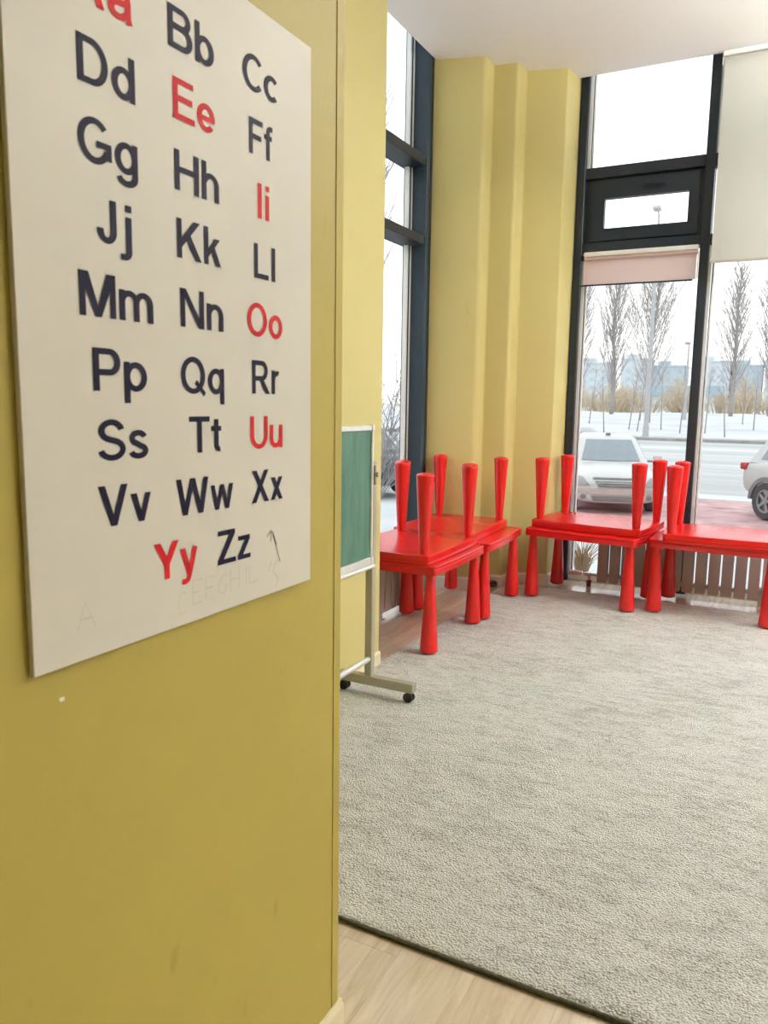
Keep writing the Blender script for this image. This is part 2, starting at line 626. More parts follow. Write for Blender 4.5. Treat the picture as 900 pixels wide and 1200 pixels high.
# laminate planks, only where the carpet leaves them open
CX0, CX1, CY0, CY1 = -1.778, 2.35, 1.585, 5.46
PW, PL = 0.192, 1.28
mesh_cache = {}
ix = 0
x = -2.47
while x < 6.0:
    y = -3.5 + ((ix * 0.47) % PL) - PL
    while y < 6.02:
        y0, y1 = max(y, -0.62), min(y + PL, 6.02)
        x1 = x + PW
        hidden = (x > CX0 + 0.03 and x1 < CX1 - 0.03 and y0 > CY0 + 0.03 and y1 < CY1 - 0.03)
        in_wall = (x1 < WX and y1 < WEND)
        out = x > 2.6
        if y1 - y0 > 0.05 and not hidden and not in_wall and not out:
            L = round(y1 - y0, 3)
            if L not in mesh_cache:
                b_ = BM()
                add_box(b_, (0.0002, 0.0002, -0.009), (PW - 0.0002, L - 0.0002, 0.0), 0.0005)
                me = bpy.data.meshes.new('plank')
                b_.to_mesh(me)
                b_.free()
                me.materials.append(MT['wood'])
                mesh_cache[L] = me
            p = bpy.data.objects.new('plank', mesh_cache[L])
            COL.objects.link(p)
            p.parent = floor
            p.location = (x, y0, 0)
        y += PL
    x += PW
    ix += 1

# ceiling with its edges standing back from both glass walls, roof above
bm = BM()
add_prism(bm, [(-2.275, -3.5), (6.0, -3.5), (6.0, 5.77), (-2.275, 5.77)], CEIL, CEIL + 0.3)
struct('ceiling', bm, MT['ceiling'])
bm = BM()
add_box(bm, (-2.5, -3.6, 3.9), (6.2, 6.1, 4.1))
struct('roof', bm, MT['ceiling'])


def smooth_poly(poly, radii, n=5):
    out = []
    N = len(poly)
    for i, p in enumerate(poly):
        r = radii[i]
        if r <= 0:
            out.append(p)
            continue
        P = Vector(p)
        A = (Vector(poly[i - 1]) - P).normalized()
        B = (Vector(poly[(i + 1) % N]) - P).normalized()
        for k in range(n + 1):
            t = k / n
            q = (P + A * r) * (1 - t) ** 2 + P * 2 * t * (1 - t) + (P + B * r) * t ** 2
            out.append((q.x, q.y))
    return out


# near wall with the alphabet board
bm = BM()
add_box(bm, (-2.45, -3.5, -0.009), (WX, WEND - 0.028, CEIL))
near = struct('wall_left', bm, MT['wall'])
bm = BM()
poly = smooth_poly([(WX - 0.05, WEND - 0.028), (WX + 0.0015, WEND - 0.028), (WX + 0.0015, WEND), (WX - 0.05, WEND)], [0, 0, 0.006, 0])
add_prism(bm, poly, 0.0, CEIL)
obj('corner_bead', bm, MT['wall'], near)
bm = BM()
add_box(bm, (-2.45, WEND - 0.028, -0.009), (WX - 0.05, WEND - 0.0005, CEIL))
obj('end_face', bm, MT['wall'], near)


def baseboard(name, pts, h, t, m):
    """board along a polyline (face line), offset to its right-hand side by t"""
    root = struct(name)
    for i in range(len(pts) - 1):
        a, b = Vector(pts[i]), Vector(pts[i + 1])
        d = (b - a)
        L = d.length
        d.normalize()
        nrm = Vector((d.y, -d.x))
        prof = [(0, 0), (t, 0), (t, h - 0.012), (t * 0.45, h), (0, h)]
        bm = BM()
        A = [bm.verts.new((*(a + nrm * q - d * 0.0), z)) for q, z in prof]
        B = [bm.verts.new((*(b + nrm * q + d * (t if i < len(pts) - 2 else 0)), z)) for q, z in prof]
        n = len(prof)
        for k in range(n):
            bm.faces.new((A[k], A[(k + 1) % n], B[(k + 1) % n], B[k]))
        bm.faces.new(A)
        bm.faces.new(list(reversed(B)))
        obj('board', bm, m, root)
    return root


baseboard('baseboard_near', [(WX + 0.0005, -3.4), (WX + 0.0005, WEND + 0.006)], 0.072, 0.011, MT['base'])

# wall piece beside the left window
PEND = 3.365
bm = BM()
add_box(bm, (-2.45, WEND + 0.001, -0.009), (PX, PEND, CEIL + 0.0))
struct('wall_alcove', bm, MT['wall_clean'])
baseboard('baseboard_alcove', [(PX + 0.0005, WEND + 0.01), (PX + 0.0005, PEND + 0.001)], 0.082, 0.012, MT['base'])

# stepped corner column between the two glass walls
COLP = [(-2.287, 5.06), (-1.948, 5.165), (-1.957, 5.32), (-1.782, 5.345), (-1.780, 5.495), (-1.512, 5.565), (-1.480, 5.83)]
poly = COLP + [(-1.480, 6.06), (-2.462, 6.06), (-2.462, 5.06)]
rad = [0, 0.035, 0.012, 0.03, 0.012, 0.008, 0, 0, 0, 0]
bm = BM()
add_prism(bm, smooth_poly(poly, rad), -0.009, 3.9)
struct('wall_corner', bm, MT['wall_clean'], smooth=True, auto=25)
baseboard('baseboard_corner', [Vector(p) for p in [(-2.27, 5.066)] + COLP[1:]], 0.085, 0.012, MT['base_white'])

# far walls of the room, out of the picture
bm = BM()
add_box(bm, (-2.45, -3.7, -0.009), (6.1, -3.5, 3.9))
struct('wall_back', bm, MT['wall_clean'])
bm = BM()
add_box(bm, (6.0, -3.5, -0.009), (6.2, 6.06, 3.9))
struct('wall_right', bm, MT['wall_clean'])

# ------------------------------------------------------------------ glass walls
GY = 5.892           # glass plane of the street side
FY = 5.80            # room side of its frames
T1 = (2.925, 3.0)    # transoms
T2 = (2.415, 2.485)


def pane(parent, lo, hi):
    return box_obj('pane', lo, hi, MT['glass'], parent)


def bay_street(n, x0, x1, vent, spacer_side=True):
    """one bay of the street window between mullion faces x0..x1 (clear opening)"""
    win = struct('window_%d' % n, loc=(0, 0, 0))
    box_obj('transom', (x0, FY + 0.012, T1[0]), (x1, GY + 0.03, T1[1]), MT['frame'], win, 0.003)
    box_obj('transom', (x0, FY + 0.012, T2[0]), (x1, GY + 0.03, T2[1]), MT['frame'], win, 0.003)
    box_obj('bottom_rail', (x0, FY + 0.05, 0.0), (x1, GY + 0.03, 0.05), MT['spacer'], win, 0.004)
    pane(win, (x0, GY - 0.008, T1[1]), (x1, GY, 3.9))
    pane(win, (x0, GY - 0.008, 0.05), (x1, GY, T2[0]))
    if spacer_side:
        for z0, z1 in ((0.05, T2[0]), (T1[1], 3.88)):
            b = BM()
            add_box(b, (x0 + 0.0, GY - 0.05, z0), (x0 + 0.016, GY - 0.009, z1))
            obj('glazing_bead', b, MT['spacer'], win)
            b = BM()
            add_box(b, (x0 + 0.021, GY - 0.03, z0), (x0 + 0.027, GY - 0.009, z1))
            obj('gasket', b, MT['dark_gasket'], win)
            b = BM()
            add_box(b, (x0 + 0.027, GY - 0.03, z0), (x0 + 0.036, GY - 0.009, z1))
            obj('glazing_bead', b, MT['spacer'], win)
    if vent:
        # outer fixed frame, then the hinged sash standing in it
        z0, z1 = T2[1], T1[0]
        sx0, sx1, sz0, sz1 = x0 + 0.045, x1 - 0.03, z0 + 0.012, z1 - 0.018
        hole = (-1.286, -0.709, 2.571, 2.791)
        b = BM()
        for lo, hi in (((x0, 0, z0), (sx0, 0, z1)), ((sx1, 0, z0), (x1, 0, z1)), ((sx0, 0, z0), (sx1, 0, sz0)), ((sx0, 0, sz1), (sx1, 0, z1))):
            add_box(b, (lo[0], FY + 0.045, lo[2]), (hi[0], GY + 0.03, hi[2]))
        obj('vent_frame', b, MT['frame'], win)
        b = BM()
        for lo, hi in (((sx0, 0, sz0), (hole[0], 0, sz1)), ((hole[1], 0, sz0), (sx1, 0, sz1)), ((hole[0], 0, sz0), (hole[1], 0, hole[2])), ((hole[0], 0, hole[3]), (hole[1], 0, sz1))):
            add_box(b, (lo[0], FY + 0.025, lo[2]), (hi[0], GY + 0.01, hi[2]))
        sash = obj('vent_sash', b, MT['frame'], win)
        b = BM()
        for lo, hi in (((hole[0], 0, hole[2]), (hole[0] + 0.008, 0, hole[3])), ((hole[1] - 0.008, 0, hole[2]), (hole[1], 0, hole[3])), ((hole[0], 0, hole[2]), (hole[1], 0, hole[2] + 0.008)), ((hole[0], 0, hole[3] - 0.008), (hole[1], 0, hole[3]))):
            add_box(b, (lo[0], FY + 0.02, lo[2]), (hi[0], FY + 0.05, hi[2]))
        obj('glazing_bead', b, MT['frame'], sash)
        box_obj('vent_pane', (hole[0], GY - 0.03, hole[2]), (hole[1], GY - 0.022, hole[3]), MT['glass_clear'], sash)
        b = BM()
        xm = -0.985
        add_box(b, (xm - 0.04, FY + 0.008, 2.838), (xm + 0.03, FY + 0.026, 2.858), 0.004)
        add_box(b, (xm - 0.012, FY - 0.012, 2.836), (xm + 0.115, FY + 0.004, 2.850), 0.005)
        add_box(b, (xm - 0.010, FY - 0.008, 2.840), (xm + 0.010, FY + 0.018, 2.856), 0.003)
        obj('handle', b, MT['frame'], sash)
    else:
        pane(win, (x0, GY - 0.008, T2[1]), (x1, GY, T1[0]))
    return win


MULL = [(-1.478, -1.420), (-0.622, -0.562), (0.92, 0.98), (2.50, 2.56), (4.08, 4.14), (5.70, 5.76)]
for i, (a, b_) in enumerate(MULL):
    bm = BM()
    add_box(bm, (a, FY, 0.0), (b_, GY + 0.04, 3.9), 0.004)
    struct('trim_%d' % (i + 1), bm, MT['frame'])
bay_street(1, MULL[0][1], MULL[1][0], True)
for i in range(1, 5):
    bay_street(i + 1, MULL[i][1], MULL[i + 1][0], False)
bm = BM()
add_box(bm, (5.76, FY, 0.0), (6.0, GY + 0.04, 3.9))
struct('trim_7', bm, MT['frame'])

# left glass wall
LX = -2.43           # glass plane
LFX = -2.285         # room side of the frames
win = struct('window_6')
ya, yb = 3.42, 4.985
for nm, y0, y1 in (('mullion', 3.366, 3.42), ('mullion', 4.985, 5.06)):
    box_obj(nm, (LX - 0.03, y0, 0.0), (LFX, y1, 3.9), MT['frame_blue'], win, 0.004)
b = BM()
add_box(b, (LFX - 0.012, 5.035, 0.0), (LFX + 0.004, 5.061, 3.62))
obj('gasket', b, MT['frame'], win)
for z0, z1 in (T1, T2):
    box_obj('transom', (LX - 0.03, ya, z0 - 0.02), (LFX - 0.01, yb - 0.0, z1 - 0.03), MT['frame'], win, 0.003)
box_obj('bottom_rail', (LX - 0.03, ya, 0.0), (LFX - 0.05, yb, 0.05), MT['spacer'], win, 0.004)
for z0, z1 in ((0.05, T2[0] - 0.02), (T2[1] - 0.03, T1[0] - 0.02), (T1[1] - 0.03, 3.9)):
    pane(win, (LX - 0.008, ya, z0), (LX, yb, z1))
    b = BM()
    add_box(b, (LX + 0.001, yb - 0.045, z0), (LX + 0.03, yb - 0.028, z1))
    obj('glazing_bead', b, MT['spacer'], win)
    b = BM()
    add_box(b, (LX + 0.001, yb - 0.028, z0), (LX + 0.035, yb - 0.016, z1))
    obj('gasket', b, MT['frame_blue'], win)
    b = BM()
    add_box(b, (LX + 0.001, yb - 0.016, z0), (LX + 0.04, yb - 0.002, z1))
    obj('glazing_bead', b, MT['spacer'], win)

# ------------------------------------------------------------------ roller blinds
t = thing('roller_blind', 'wide ivory roller blind drawn down from the ceiling over the right pane', 'blind', (0.18, 5.70, 3.53))
b = BM()
add_tube(b, [(-0.72, 0.0, -0.012), (0.74, 0.0, -0.012)], 0.026, 16)
obj('roll', b, MT['blind'], t, smooth=True, auto=50)
b = BM()
add_box(b, (-0.728, -0.028, 0.015), (0.748, 0.03, 0.045), 0.004)
obj('mounting_rail', b, MT['white_plastic'], t)
for sx_ in (-0.726, 0.741):
    b = BM()
    add_lathe(b, [(0.0, -0.003), (0.03, -0.003), (0.03, 0.003), (0.0, 0.003)], 20, Matrix.Translation((sx_, 0, -0.012)) @ Matrix.Rotation(PI / 2, 4, 'Y'))
    obj('bracket', b, MT['white_plastic'], t)
b = BM()
NX, NZ = 30, 24
grid = []
for j in range(NZ + 1):
    row = []
    for i in range(NX + 1):
        xx = -0.715 + 1.45 * i / NX
        zz = -0.02 - 1.225 * j / NZ
        yy = -0.026 + 0.004 * math.sin(i * 0.55 + j * 0.12) * (j / NZ) + 0.003 * math.sin(j * 0.8)
        row.append(b.verts.new((xx, yy, zz)))
    grid.append(row)
for j in range(NZ):
    for i in range(NX):
        b.faces.new((grid[j][i], grid[j][i + 1], grid[j + 1][i + 1], grid[j + 1][i]))
obj('cloth', b, MT['blind'], t, smooth=True)
b = BM()
add_box(b, (-0.722, -0.032, -1.262), (0.742, -0.018, -1.243), 0.005, seg=2)
obj('bottom_bar', b, mat('grey_bottom_bar', (0.42, 0.40, 0.37), 0.4), t)

t = thing('cassette_blind', 'short dusty pink roller blind in white cassette under the black vent window', 'blind', (-1.0, 5.80, 2.395))
b = BM()
add_box(b, (-0.395, -0.028, -0.012), (0.372, 0.012, 0.02), 0.005, seg=2)
obj('cassette', b, MT['white_plastic'], t)
b = BM()
add_tube(b, [(-0.392, -0.012, -0.026), (0.370, -0.012, -0.026)], 0.014, 14)
obj('roll', b, MT['blind_pink'], t, smooth=True, auto=50)
b = BM()
rows = []
for j in range(9):
    z = -0.03 - 0.175 * j / 8
    rows.append([b.verts.new((-0.388 + 0.752 * i / 16, -0.003 + 0.0015 * math.sin(i * 0.9), z)) for i in range(17)])
for j in range(8):
    for i in range(16):
        b.faces.new((rows[j][i], rows[j][i + 1], rows[j + 1][i + 1], rows[j + 1][i]))
obj('cloth', b, MT['blind_pink'], t, smooth=True)
b = BM()
add_box(b, (-0.418, -0.010, -0.214), (0.345, 0.006, -0.204), 0.002)
obj('bottom_bar', b, MT['frame'], t)
for xx in (-0.394, 0.372):
    b = BM()
    add_tube(b, [(xx, 0.0, -0.02), (xx, 0.0, -0.20)], 0.0045, 6)
    obj('guide_wire', b, MT['white_plastic'], t)
b = BM()
add_box(b, (-0.418, -0.02, -0.035), (-0.396, 0.01, 0.0), 0.003)
obj('end_cap', b, MT['frame'], t)

# ------------------------------------------------------------------ carpet
NX, NY = 300, 280
bm = BM()
vg = []
for j in range(NY + 1):
    row = []
    for i in range(NX + 1):
        xx = CX0 + (CX1 - CX0) * i / NX
        yy = CY0 + (CY1 - CY0) * j / NY
        e = min(i, j, NX - i, NY - j)
        z = 0.0135 + 0.0022 * mnoise.noise(Vector((xx * 6, yy * 9, 0))) + 0.0018 * mnoise.noise(Vector((xx * 24, yy * 30, 3)))
        z += 0.0007 * random.uniform(-1, 1)
        if e == 0:
            z = 0.001
        elif e == 1:
            z -= 0.002
        wob = 0.006 * mnoise.noise(Vector((xx * 1.3, yy * 1.3, 7)))
        row.append(bm.verts.new((xx + (wob if i in (0, 1) else 0), yy + (wob if j in (0, 1) else 0), z)))
    vg.append(row)
for j in range(NY):
    for i in range(NX):
        bm.faces.new((vg[j][i], vg[j][i + 1], vg[j + 1][i + 1], vg[j + 1][i]))
rug = thing('carpet', 'large grey beige looped pile carpet with dark olive bound edge on laminate floor', 'carpet', (0, 0, 0))
pile = obj('pile', bm, MT['carpet'], rug, smooth=True)
bm = BM()
for (ax, ay), (bx, by) in (((CX0, CY0), (CX1, CY0)),):
    pts, rr = [], []
    N = int(((bx - ax) ** 2 + (by - ay) ** 2) ** 0.5 / 0.012)
    for k in range(N + 1):
        xx, yy = ax + (bx - ax) * k / N, ay + (by - ay) * k / N
        wob = 0.006 * mnoise.noise(Vector((xx * 1.3, yy * 1.3, 7)))
        if ax == bx:
            pts.append((xx + (wob if ax == CX0 else 0), yy, 0.0072))
        else:
            pts.append((xx, yy + (wob if ay == CY0 else 0), 0.0072))
        rr.append(0.0068 if k % 2 else 0.0060)
    add_tube(bm, pts, rr, 8)
obj('edge_binding', bm, MT['binding'], rug, smooth=True)

# ------------------------------------------------------------------ alphabet board
K = 0.955                                    # measured on a plane a little further out
PY0, PY1 = 0.603 * K, 1.2135 * K
PZ0, PZ1 = 1.33 + (0.995 - 1.33) * K, 1.33 + (1.934 - 1.33) * K
PFX = WX + 0.009                             # front face of the board
poster = thing('alphabet_board', 'white alphabet board with navy and red letter pairs on the near yellow wall', 'poster', (WX, (PY0 + PY1) / 2, PZ0))


def rel(x, y, z):
    return Vector((x - WX, y - (PY0 + PY1) / 2, z - PZ0))


b = BM()
add_box(b, rel(WX + 0.0005, PY0, PZ0), rel(PFX, PY1, PZ1), 0.0008)
obj('board_sheet', b, MT['poster'], poster)

# bold sans letters drawn as strokes and polygons; cap height 1, baseline 0
VH, HH = 0.092, 0.073        # half widths of upright and level strokes


def arc(cx, cy, rx, ry, a0, a1, n=18):
    return [(cx + rx * math.cos(math.radians(a0 + (a1 - a0) * k / n)), cy + ry * math.sin(math.radians(a0 + (a1 - a0) * k / n))) for k in range(n + 1)]


def rct(x0, y0, x1, y1):
    return ('p', [(x0, y0), (x1, y0), (x1, y1), (x0, y1)])


def stem_(x0, y0=0.0, y1=1.0, w_=0.184):
    return rct(x0, y0, x0 + w_, y1)


def st_(*parts):
    pts = []
    for p in parts:
        pts += p if isinstance(p, list) else [p]
    return ('s', pts)


def pl(*pts):
    return ('p', list(pts))


XH = 0.725
GL = {
    'A': [pl((0, 0), (.21, 0), (.61, 1), (.39, 1)), pl((1, 0), (.79, 0), (.39, 1), (.61, 1)), rct(.2, .23, .8, .385)],
    'B': [stem_(0), st_((.05, .927), (.50, .927), arc(.50, .735, .21, .192, 90, -90), (.05, .543)), st_((.05, .535), (.53, .535), arc(.53, .304, .235, .231, 90, -90), (.05, .073))],
    'C': [st_(arc(.47, .5, .38, .427, 42, 318, 30))],
    'D': [stem_(0), st_((.05, .927), (.40, .927), arc(.40, .5, .375, .427, 90, -90, 26), (.05, .073))],
    'E': [stem_(0), rct(0, .854, .76, 1), rct(0, .45, .71, .596), rct(0, 0, .79, .146)],
    'F': [stem_(0), rct(0, .854, .71, 1), rct(0, .43, .62, .576)],
    'G': [st_(arc(.48, .5, .39, .427, 42, 335, 30)), rct(.52, .375, .96, .52), rct(.79, .14, .96, .46)],
    'H': [stem_(0), stem_(.69), rct(.1, .45, .75, .60)],
    'I': [stem_(0)],
    'J': [st_((.46, 1), (.46, .31), arc(.275, .29, .185, .217, 0, -180), (.09, .33))],
    'K': [stem_(0), pl((.17, .27), (.17, .53), (.63, 1), (.88, 1)), pl((.34, .50), (.49, .64), (.93, 0), (.69, 0))],
    'L': [stem_(0), rct(0, 0, .70, .15)],
    'M': [stem_(0, w_=.175), stem_(.855, w_=.175), pl((0, 1), (.26, 1), (.60, 0), (.43, 0)), pl((1.03, 1), (.77, 1), (.43, 0), (.60, 0))],
    'N': [stem_(0, w_=.175), stem_(.695, w_=.175), pl((0, 1), (.20, 1), (.87, 0), (.67, 0))],
    'O': [st_(arc(.49, .5, .40, .427, 0, 360, 40))],
    'P': [stem_(0), st_((.05, .927), (.48, .927), arc(.48, .685, .225, .242, 90, -90), (.05, .443))],
    'Q': [st_(arc(.49, .5, .40, .427, 0, 360, 40)), pl((.54, .28), (.63, .38), (1.0, .04), (.91, -.07))],
    'R': [stem_(0), st_((.05, .927), (.50, .927), arc(.50, .695, .225, .232, 90, -90), (.05, .463)), pl((.34, .44), (.55, .47), (.93, 0), (.70, 0))],
    'S': [st_(arc(.42, .72, .30, .207, 8, 250, 22), arc(.42, .28, .33, .207, 72, -172, 22))],
    'T': [rct(0, .854, .82, 1), stem_(.318)],
    'U': [st_((.092, 1), (.092, .40), arc(.43, .40, .338, .327, 180, 360, 22), (.768, 1))],
    'V': [pl((0, 1), (.215, 1), (.57, 0), (.37, 0)), pl((.94, 1), (.725, 1), (.37, 0), (.57, 0))],
    'W': [pl((0, 1), (.205, 1), (.44, 0), (.24, 0)), pl((.24, 0), (.44, 0), (.765, 1), (.565, 1)), pl((.565, 1), (.765, 1), (1.09, 0), (.89, 0)), pl((.89, 0), (1.09, 0), (1.33, 1), (1.125, 1))],
    'X': [pl((0, 0), (.24, 0), (.90, 1), (.67, 1)), pl((.02, 1), (.26, 1), (.92, 0), (.68, 0))],
    'Y': [pl((0, 1), (.235, 1), (.55, .46), (.37, .36)), pl((.91, 1), (.675, 1), (.36, .46), (.54, .36)), stem_(.363, 0, .48)],
    'Z': [rct(.03, .854, .79, 1), rct(0, 0, .81, .146), pl((0, .12), (.54, .88), (.79, .88), (.25, .12))],
    'a': [st_(arc(.335, .465, .235, .187, 165, 0), (.57, .14), (.615, .0)), st_((.57, .42), (.32, .375), arc(.28, .222, .19, .15, 90, 270), (.40, .085), (.55, .19))],
    'b': [stem_(0), st_(arc(.36, .3625, .265, .29, 0, 360, 32))],
    'c': [st_(arc(.355, .3625, .265, .29, 45, 315, 24))],
    'd': [stem_(.53), st_(arc(.355, .3625, .265, .29, 0, 360, 32))],
    'e': [st_(arc(.355, .3625, .265, .29, -5, 322, 30)), rct(.1, .285, .69, .41)],
    'f': [st_((.215, 0), (.215, .76), arc(.37, .78, .155, .147, 180, 90), (.46, .927)), rct(0, .585, .42, XH)],
    'g': [st_(arc(.355, .3625, .265, .29, 0, 360, 32)), st_((.622, XH), (.622, .0), arc(.36, -.03, .262, .185, 0, -165))],
    'h': [stem_(0), st_(arc(.335, .42, .235, .232, 165, 0), (.57, 0))],
    'i': [stem_(0, 0, XH), stem_(0, .84, 1.0)],
    'j': [st_((.25, XH), (.25, -.07), arc(.10, -.09, .15, .127, 0, -90), (0, -.215)), stem_(.158, .84, 1.0)],
    'k': [stem_(0), pl((.17, .20), (.17, .44), (.43, XH), (.66, XH)), pl((.28, .38), (.42, .52), (.69, 0), (.47, 0))],
    'l': [stem_(0)],
    'm': [stem_(0, 0, XH), st_(arc(.31, .44, .22, .212, 165, 0), (.53, 0)), st_(arc(.755, .44, .22, .212, 175, 0), (.975, 0))],
    'n': [stem_(0, 0, XH), st_(arc(.335, .42, .235, .232, 165, 0), (.57, 0))],
    'o': [st_(arc(.36, .3625, .27, .29, 0, 360, 32))],
    'p': [stem_(0, -.28, XH), st_(arc(.36, .3625, .265, .29, 0, 360, 32))],
    'q': [stem_(.53, -.28, XH), st_(arc(.355, .3625, .265, .29, 0, 360, 32))],
    'r': [stem_(0, 0, XH), st_(arc(.31, .42, .21, .225, 165, 68))],
    's': [st_(arc(.32, .522, .205, .13, 12, 250, 18), arc(.32, .203, .235, .13, 70, -170, 18))],
    't': [st_((.215, .92), (.215, .19), arc(.34, .185, .125, .112, 180, 285), ), rct(0, .585, .42, XH)],
    'u': [st_((.092, XH), (.092, .30), arc(.32, .29, .228, .217, 180, 345)), stem_(.485, 0, XH)],
    'v': [pl((0, XH), (.20, XH), (.44, 0), (.25, 0)), pl((.69, XH), (.49, XH), (.25, 0), (.44, 0))],
    'w': [pl((0, XH), (.185, XH), (.37, 0), (.20, 0)), pl((.20, 0), (.37, 0), (.60, XH), (.43, XH)), pl((.43, XH), (.60, XH), (.83, 0), (.66, 0)), pl((.66, 0), (.83, 0), (1.03, XH), (.845, XH))],
    'x': [pl((0, 0), (.22, 0), (.67, XH), (.45, XH)), pl((.01, XH), (.23, XH), (.68, 0), (.46, 0))],
    'y': [pl((0, XH), (.20, XH), (.44, .0), (.26, -.03)), st_((.595, XH), (.335, -.10), (.285, -.185), (.20, -.215), (.06, -.205))],
    'z': [rct(.02, .585, .58, XH), rct(0, 0, .60, .14), pl((0, .12), (.35, .61), (.58, .61), (.23, .12))],
}
glyphs = {}


def glyph(ch):
    """flat mesh of one letter, ink from x = 0; returns (mesh, ink width)"""
    if ch in glyphs:
        return glyphs[ch]
    b = BM()
    for k_, (kind, pts) in enumerate(GL[ch]):
        zz = 0.00018 * k_
        if kind == 'p':
            b.faces.new([b.verts.new((x, y, zz)) for x, y in pts])
        else:
            vs = []
            closed = (Vector(pts[0]) - Vector(pts[-1])).length < 1e-4
            N_ = len(pts)
            for i, p in enumerate(pts):
                if closed and i in (0, N_ - 1):
                    d = Vector(pts[1]) - Vector(pts[-2])
                else:
                    d = Vector(pts[min(i + 1, N_ - 1)]) - Vector(pts[max(i - 1, 0)])
                d.normalize()
                nn = Vector((-d.y * VH, d.x * HH))
                p = Vector(p)
                vs.append((b.verts.new((p.x + nn.x, p.y + nn.y, zz)), b.verts.new((p.x - nn.x, p.y - nn.y, zz))))
            for i in range(N_ - 1):
                b.faces.new((vs[i][0], vs[i][1], vs[i + 1][1], vs[i + 1][0]))
    x0 = min(v.co.x for v in b.verts)
    x1 = max(v.co.x for v in b.verts)
    for v in b.verts:
        v.co.x -= x0
    for f in b.faces:
        f.normal_update()
        if f.normal.z < 0:
            f.normal_flip()
    me = bpy.data.meshes.new('letter')
    b.to_mesh(me)
    b.free()
    glyphs[ch] = (me, x1 - x0)
    return glyphs[ch]


CAPH = 0.0540 * K
# (pair, left y, right y, baseline z, red) as measured on the board
PAIRS = [('Aa', 0.690, 0.794, 1.798, 1), ('Bb', 0.858, 0.953, 1.803, 0), ('Cc', 1.020, 1.110, 1.807, 0),
         ('Dd', 0.702, 0.795, 1.705, 0), ('Ee', 0.865, 0.953, 1.713, 1), ('Ff', 1.035, 1.097, 1.714, 0),
         ('Gg', 0.699, 0.796, 1.615, 0), ('Hh', 0.865, 0.960, 1.619, 0), ('Ii', 1.056, 1.087, 1.620, 1),
         ('Jj', 0.724, 0.782, 1.523, 0), ('Kk', 0.867, 0.962, 1.528, 0), ('Ll', 1.045, 1.103, 1.526, 0),
         ('Mm', 0.692, 0.817, 1.431, 0), ('Nn', 0.871, 0.966, 1.433, 0), ('Oo', 1.026, 1.123, 1.433, 1),
         ('Pp', 0.709, 0.802, 1.339, 0), ('Qq', 0.869, 0.966, 1.338, 0), ('Rr', 1.037, 1.113, 1.341, 0),
         ('Ss', 0.713, 0.801, 1.249, 0), ('Tt', 0.884, 0.957, 1.251, 0), ('Uu', 1.031, 1.122, 1.250, 1),
         ('Vv', 0.710, 0.803, 1.163, 0), ('Ww', 0.854, 0.984, 1.160, 0), ('Xx', 1.033, 1.122, 1.160, 0),
         ('Yy', 0.806, 0.897, 1.072, 1), ('Zz', 0.944, 1.028, 1.071, 0)]
for pair, y0, y1, zb, red in PAIRS:
    z = 1.33 + (zb - 1.33) * K
    y0 *= K
    y1 *= K
    g = [glyph(c) for c in pair]
    gap = {'Ii': 0.18, 'Ll': 0.16, 'Ff': 0.07, 'Yy': 0.04, 'Tt': 0.06}.get(pair, 0.10)
    tot = g[0][1] + g[1][1] + gap
    s = (y1 - y0) / tot
    off = 0.0
    for c, (me, wd) in zip(pair, g):
        o = bpy.data.objects.new('letter', me.copy())
        COL.objects.link(o)
        o.data.materials.append(MT['ink_red'] if red else MT['ink'])
        o.parent = poster
        # glyph x -> +Y, glyph y -> +Z, facing +X
        o.matrix_local = Matrix.Translation(rel(PFX + 0.0006, y0 + off * s, z)) @ Matrix(((0, 0, 1, 0), (s, 0, 0, 0), (0, CAPH, 0, 0), (0, 0, 0, 1)))
        off += wd + gap


def stroke(pts, wd, m, name):
    """a flat hand-drawn line on the board, points are (y, z)"""
    b = BM()
    vs = []
    P = [Vector((p[0] * K, 1.33 + (p[1] - 1.33) * K)) for p in pts]
    for i, p in enumerate(P):
        d = (P[min(i + 1, len(P) - 1)] - P[max(i - 1, 0)]).normalized()
        nn = Vector((-d.y, d.x)) * wd / 2
        vs.append((b.verts.new(rel(PFX + 0.0006, *(p + nn))), b.verts.new(rel(PFX + 0.0006, *(p - nn)))))
    for i in range(len(vs) - 1):
        b.faces.new((vs[i][0], vs[i][1], vs[i + 1][1], vs[i + 1][0]))
    return obj(name, b, m, poster)


stroke([(1.075, 1.098), (1.086, 1.107), (1.092, 1.103), (1.099, 1.085), (1.113, 1.048)], 0.0028, MT['pencil'], 'pencil_mark')
stroke([(1.086, 1.107), (1.087, 1.096), (1.085, 1.088)], 0.0030, MT['pencil'], 'pencil_mark')
stroke([(1.093, 1.099), (1.103, 1.080)], 0.0024, MT['pencil'], 'pencil_mark')
stroke([(1.078, 1.035), (1.087, 1.052)], 0.0016, MT['pencil_faint'], 'pencil_mark')
stroke([(1.108, 1.052), (1.096, 1.046), (1.092, 1.034), (1.100, 1.026), (1.108, 1.018), (1.100, 1.004)], 0.0018, MT['pencil_faint'], 'pencil_mark')
FL = {'E': [[(1, 1), (0, 1), (0, 0), (1, 0)], [(0, .5), (.8, .5)]], 'F': [[(1, 1), (0, 1), (0, 0)], [(0, .5), (.8, .5)]],
      'G': [[(1, .9), (.5, 1), (0, .6), (.1, .1), (.6, 0), (1, .35), (.6, .4)]], 'H': [[(0, 0), (0, 1)], [(1, 0), (1, 1)], [(0, .5), (1, .5)]],
      'I': [[(.5, 0), (.5, 1)]], 'L': [[(0, 1), (0, 0), (1, .02)]], 'A': [[(0, 0), (.5, 1), (1, 0)], [(.2, .4), (.8, .4)]], 'C': [[(1, .9), (.4, 1), (0, .5), (.3, 0), (1, .1)]]}
yy = 0.885
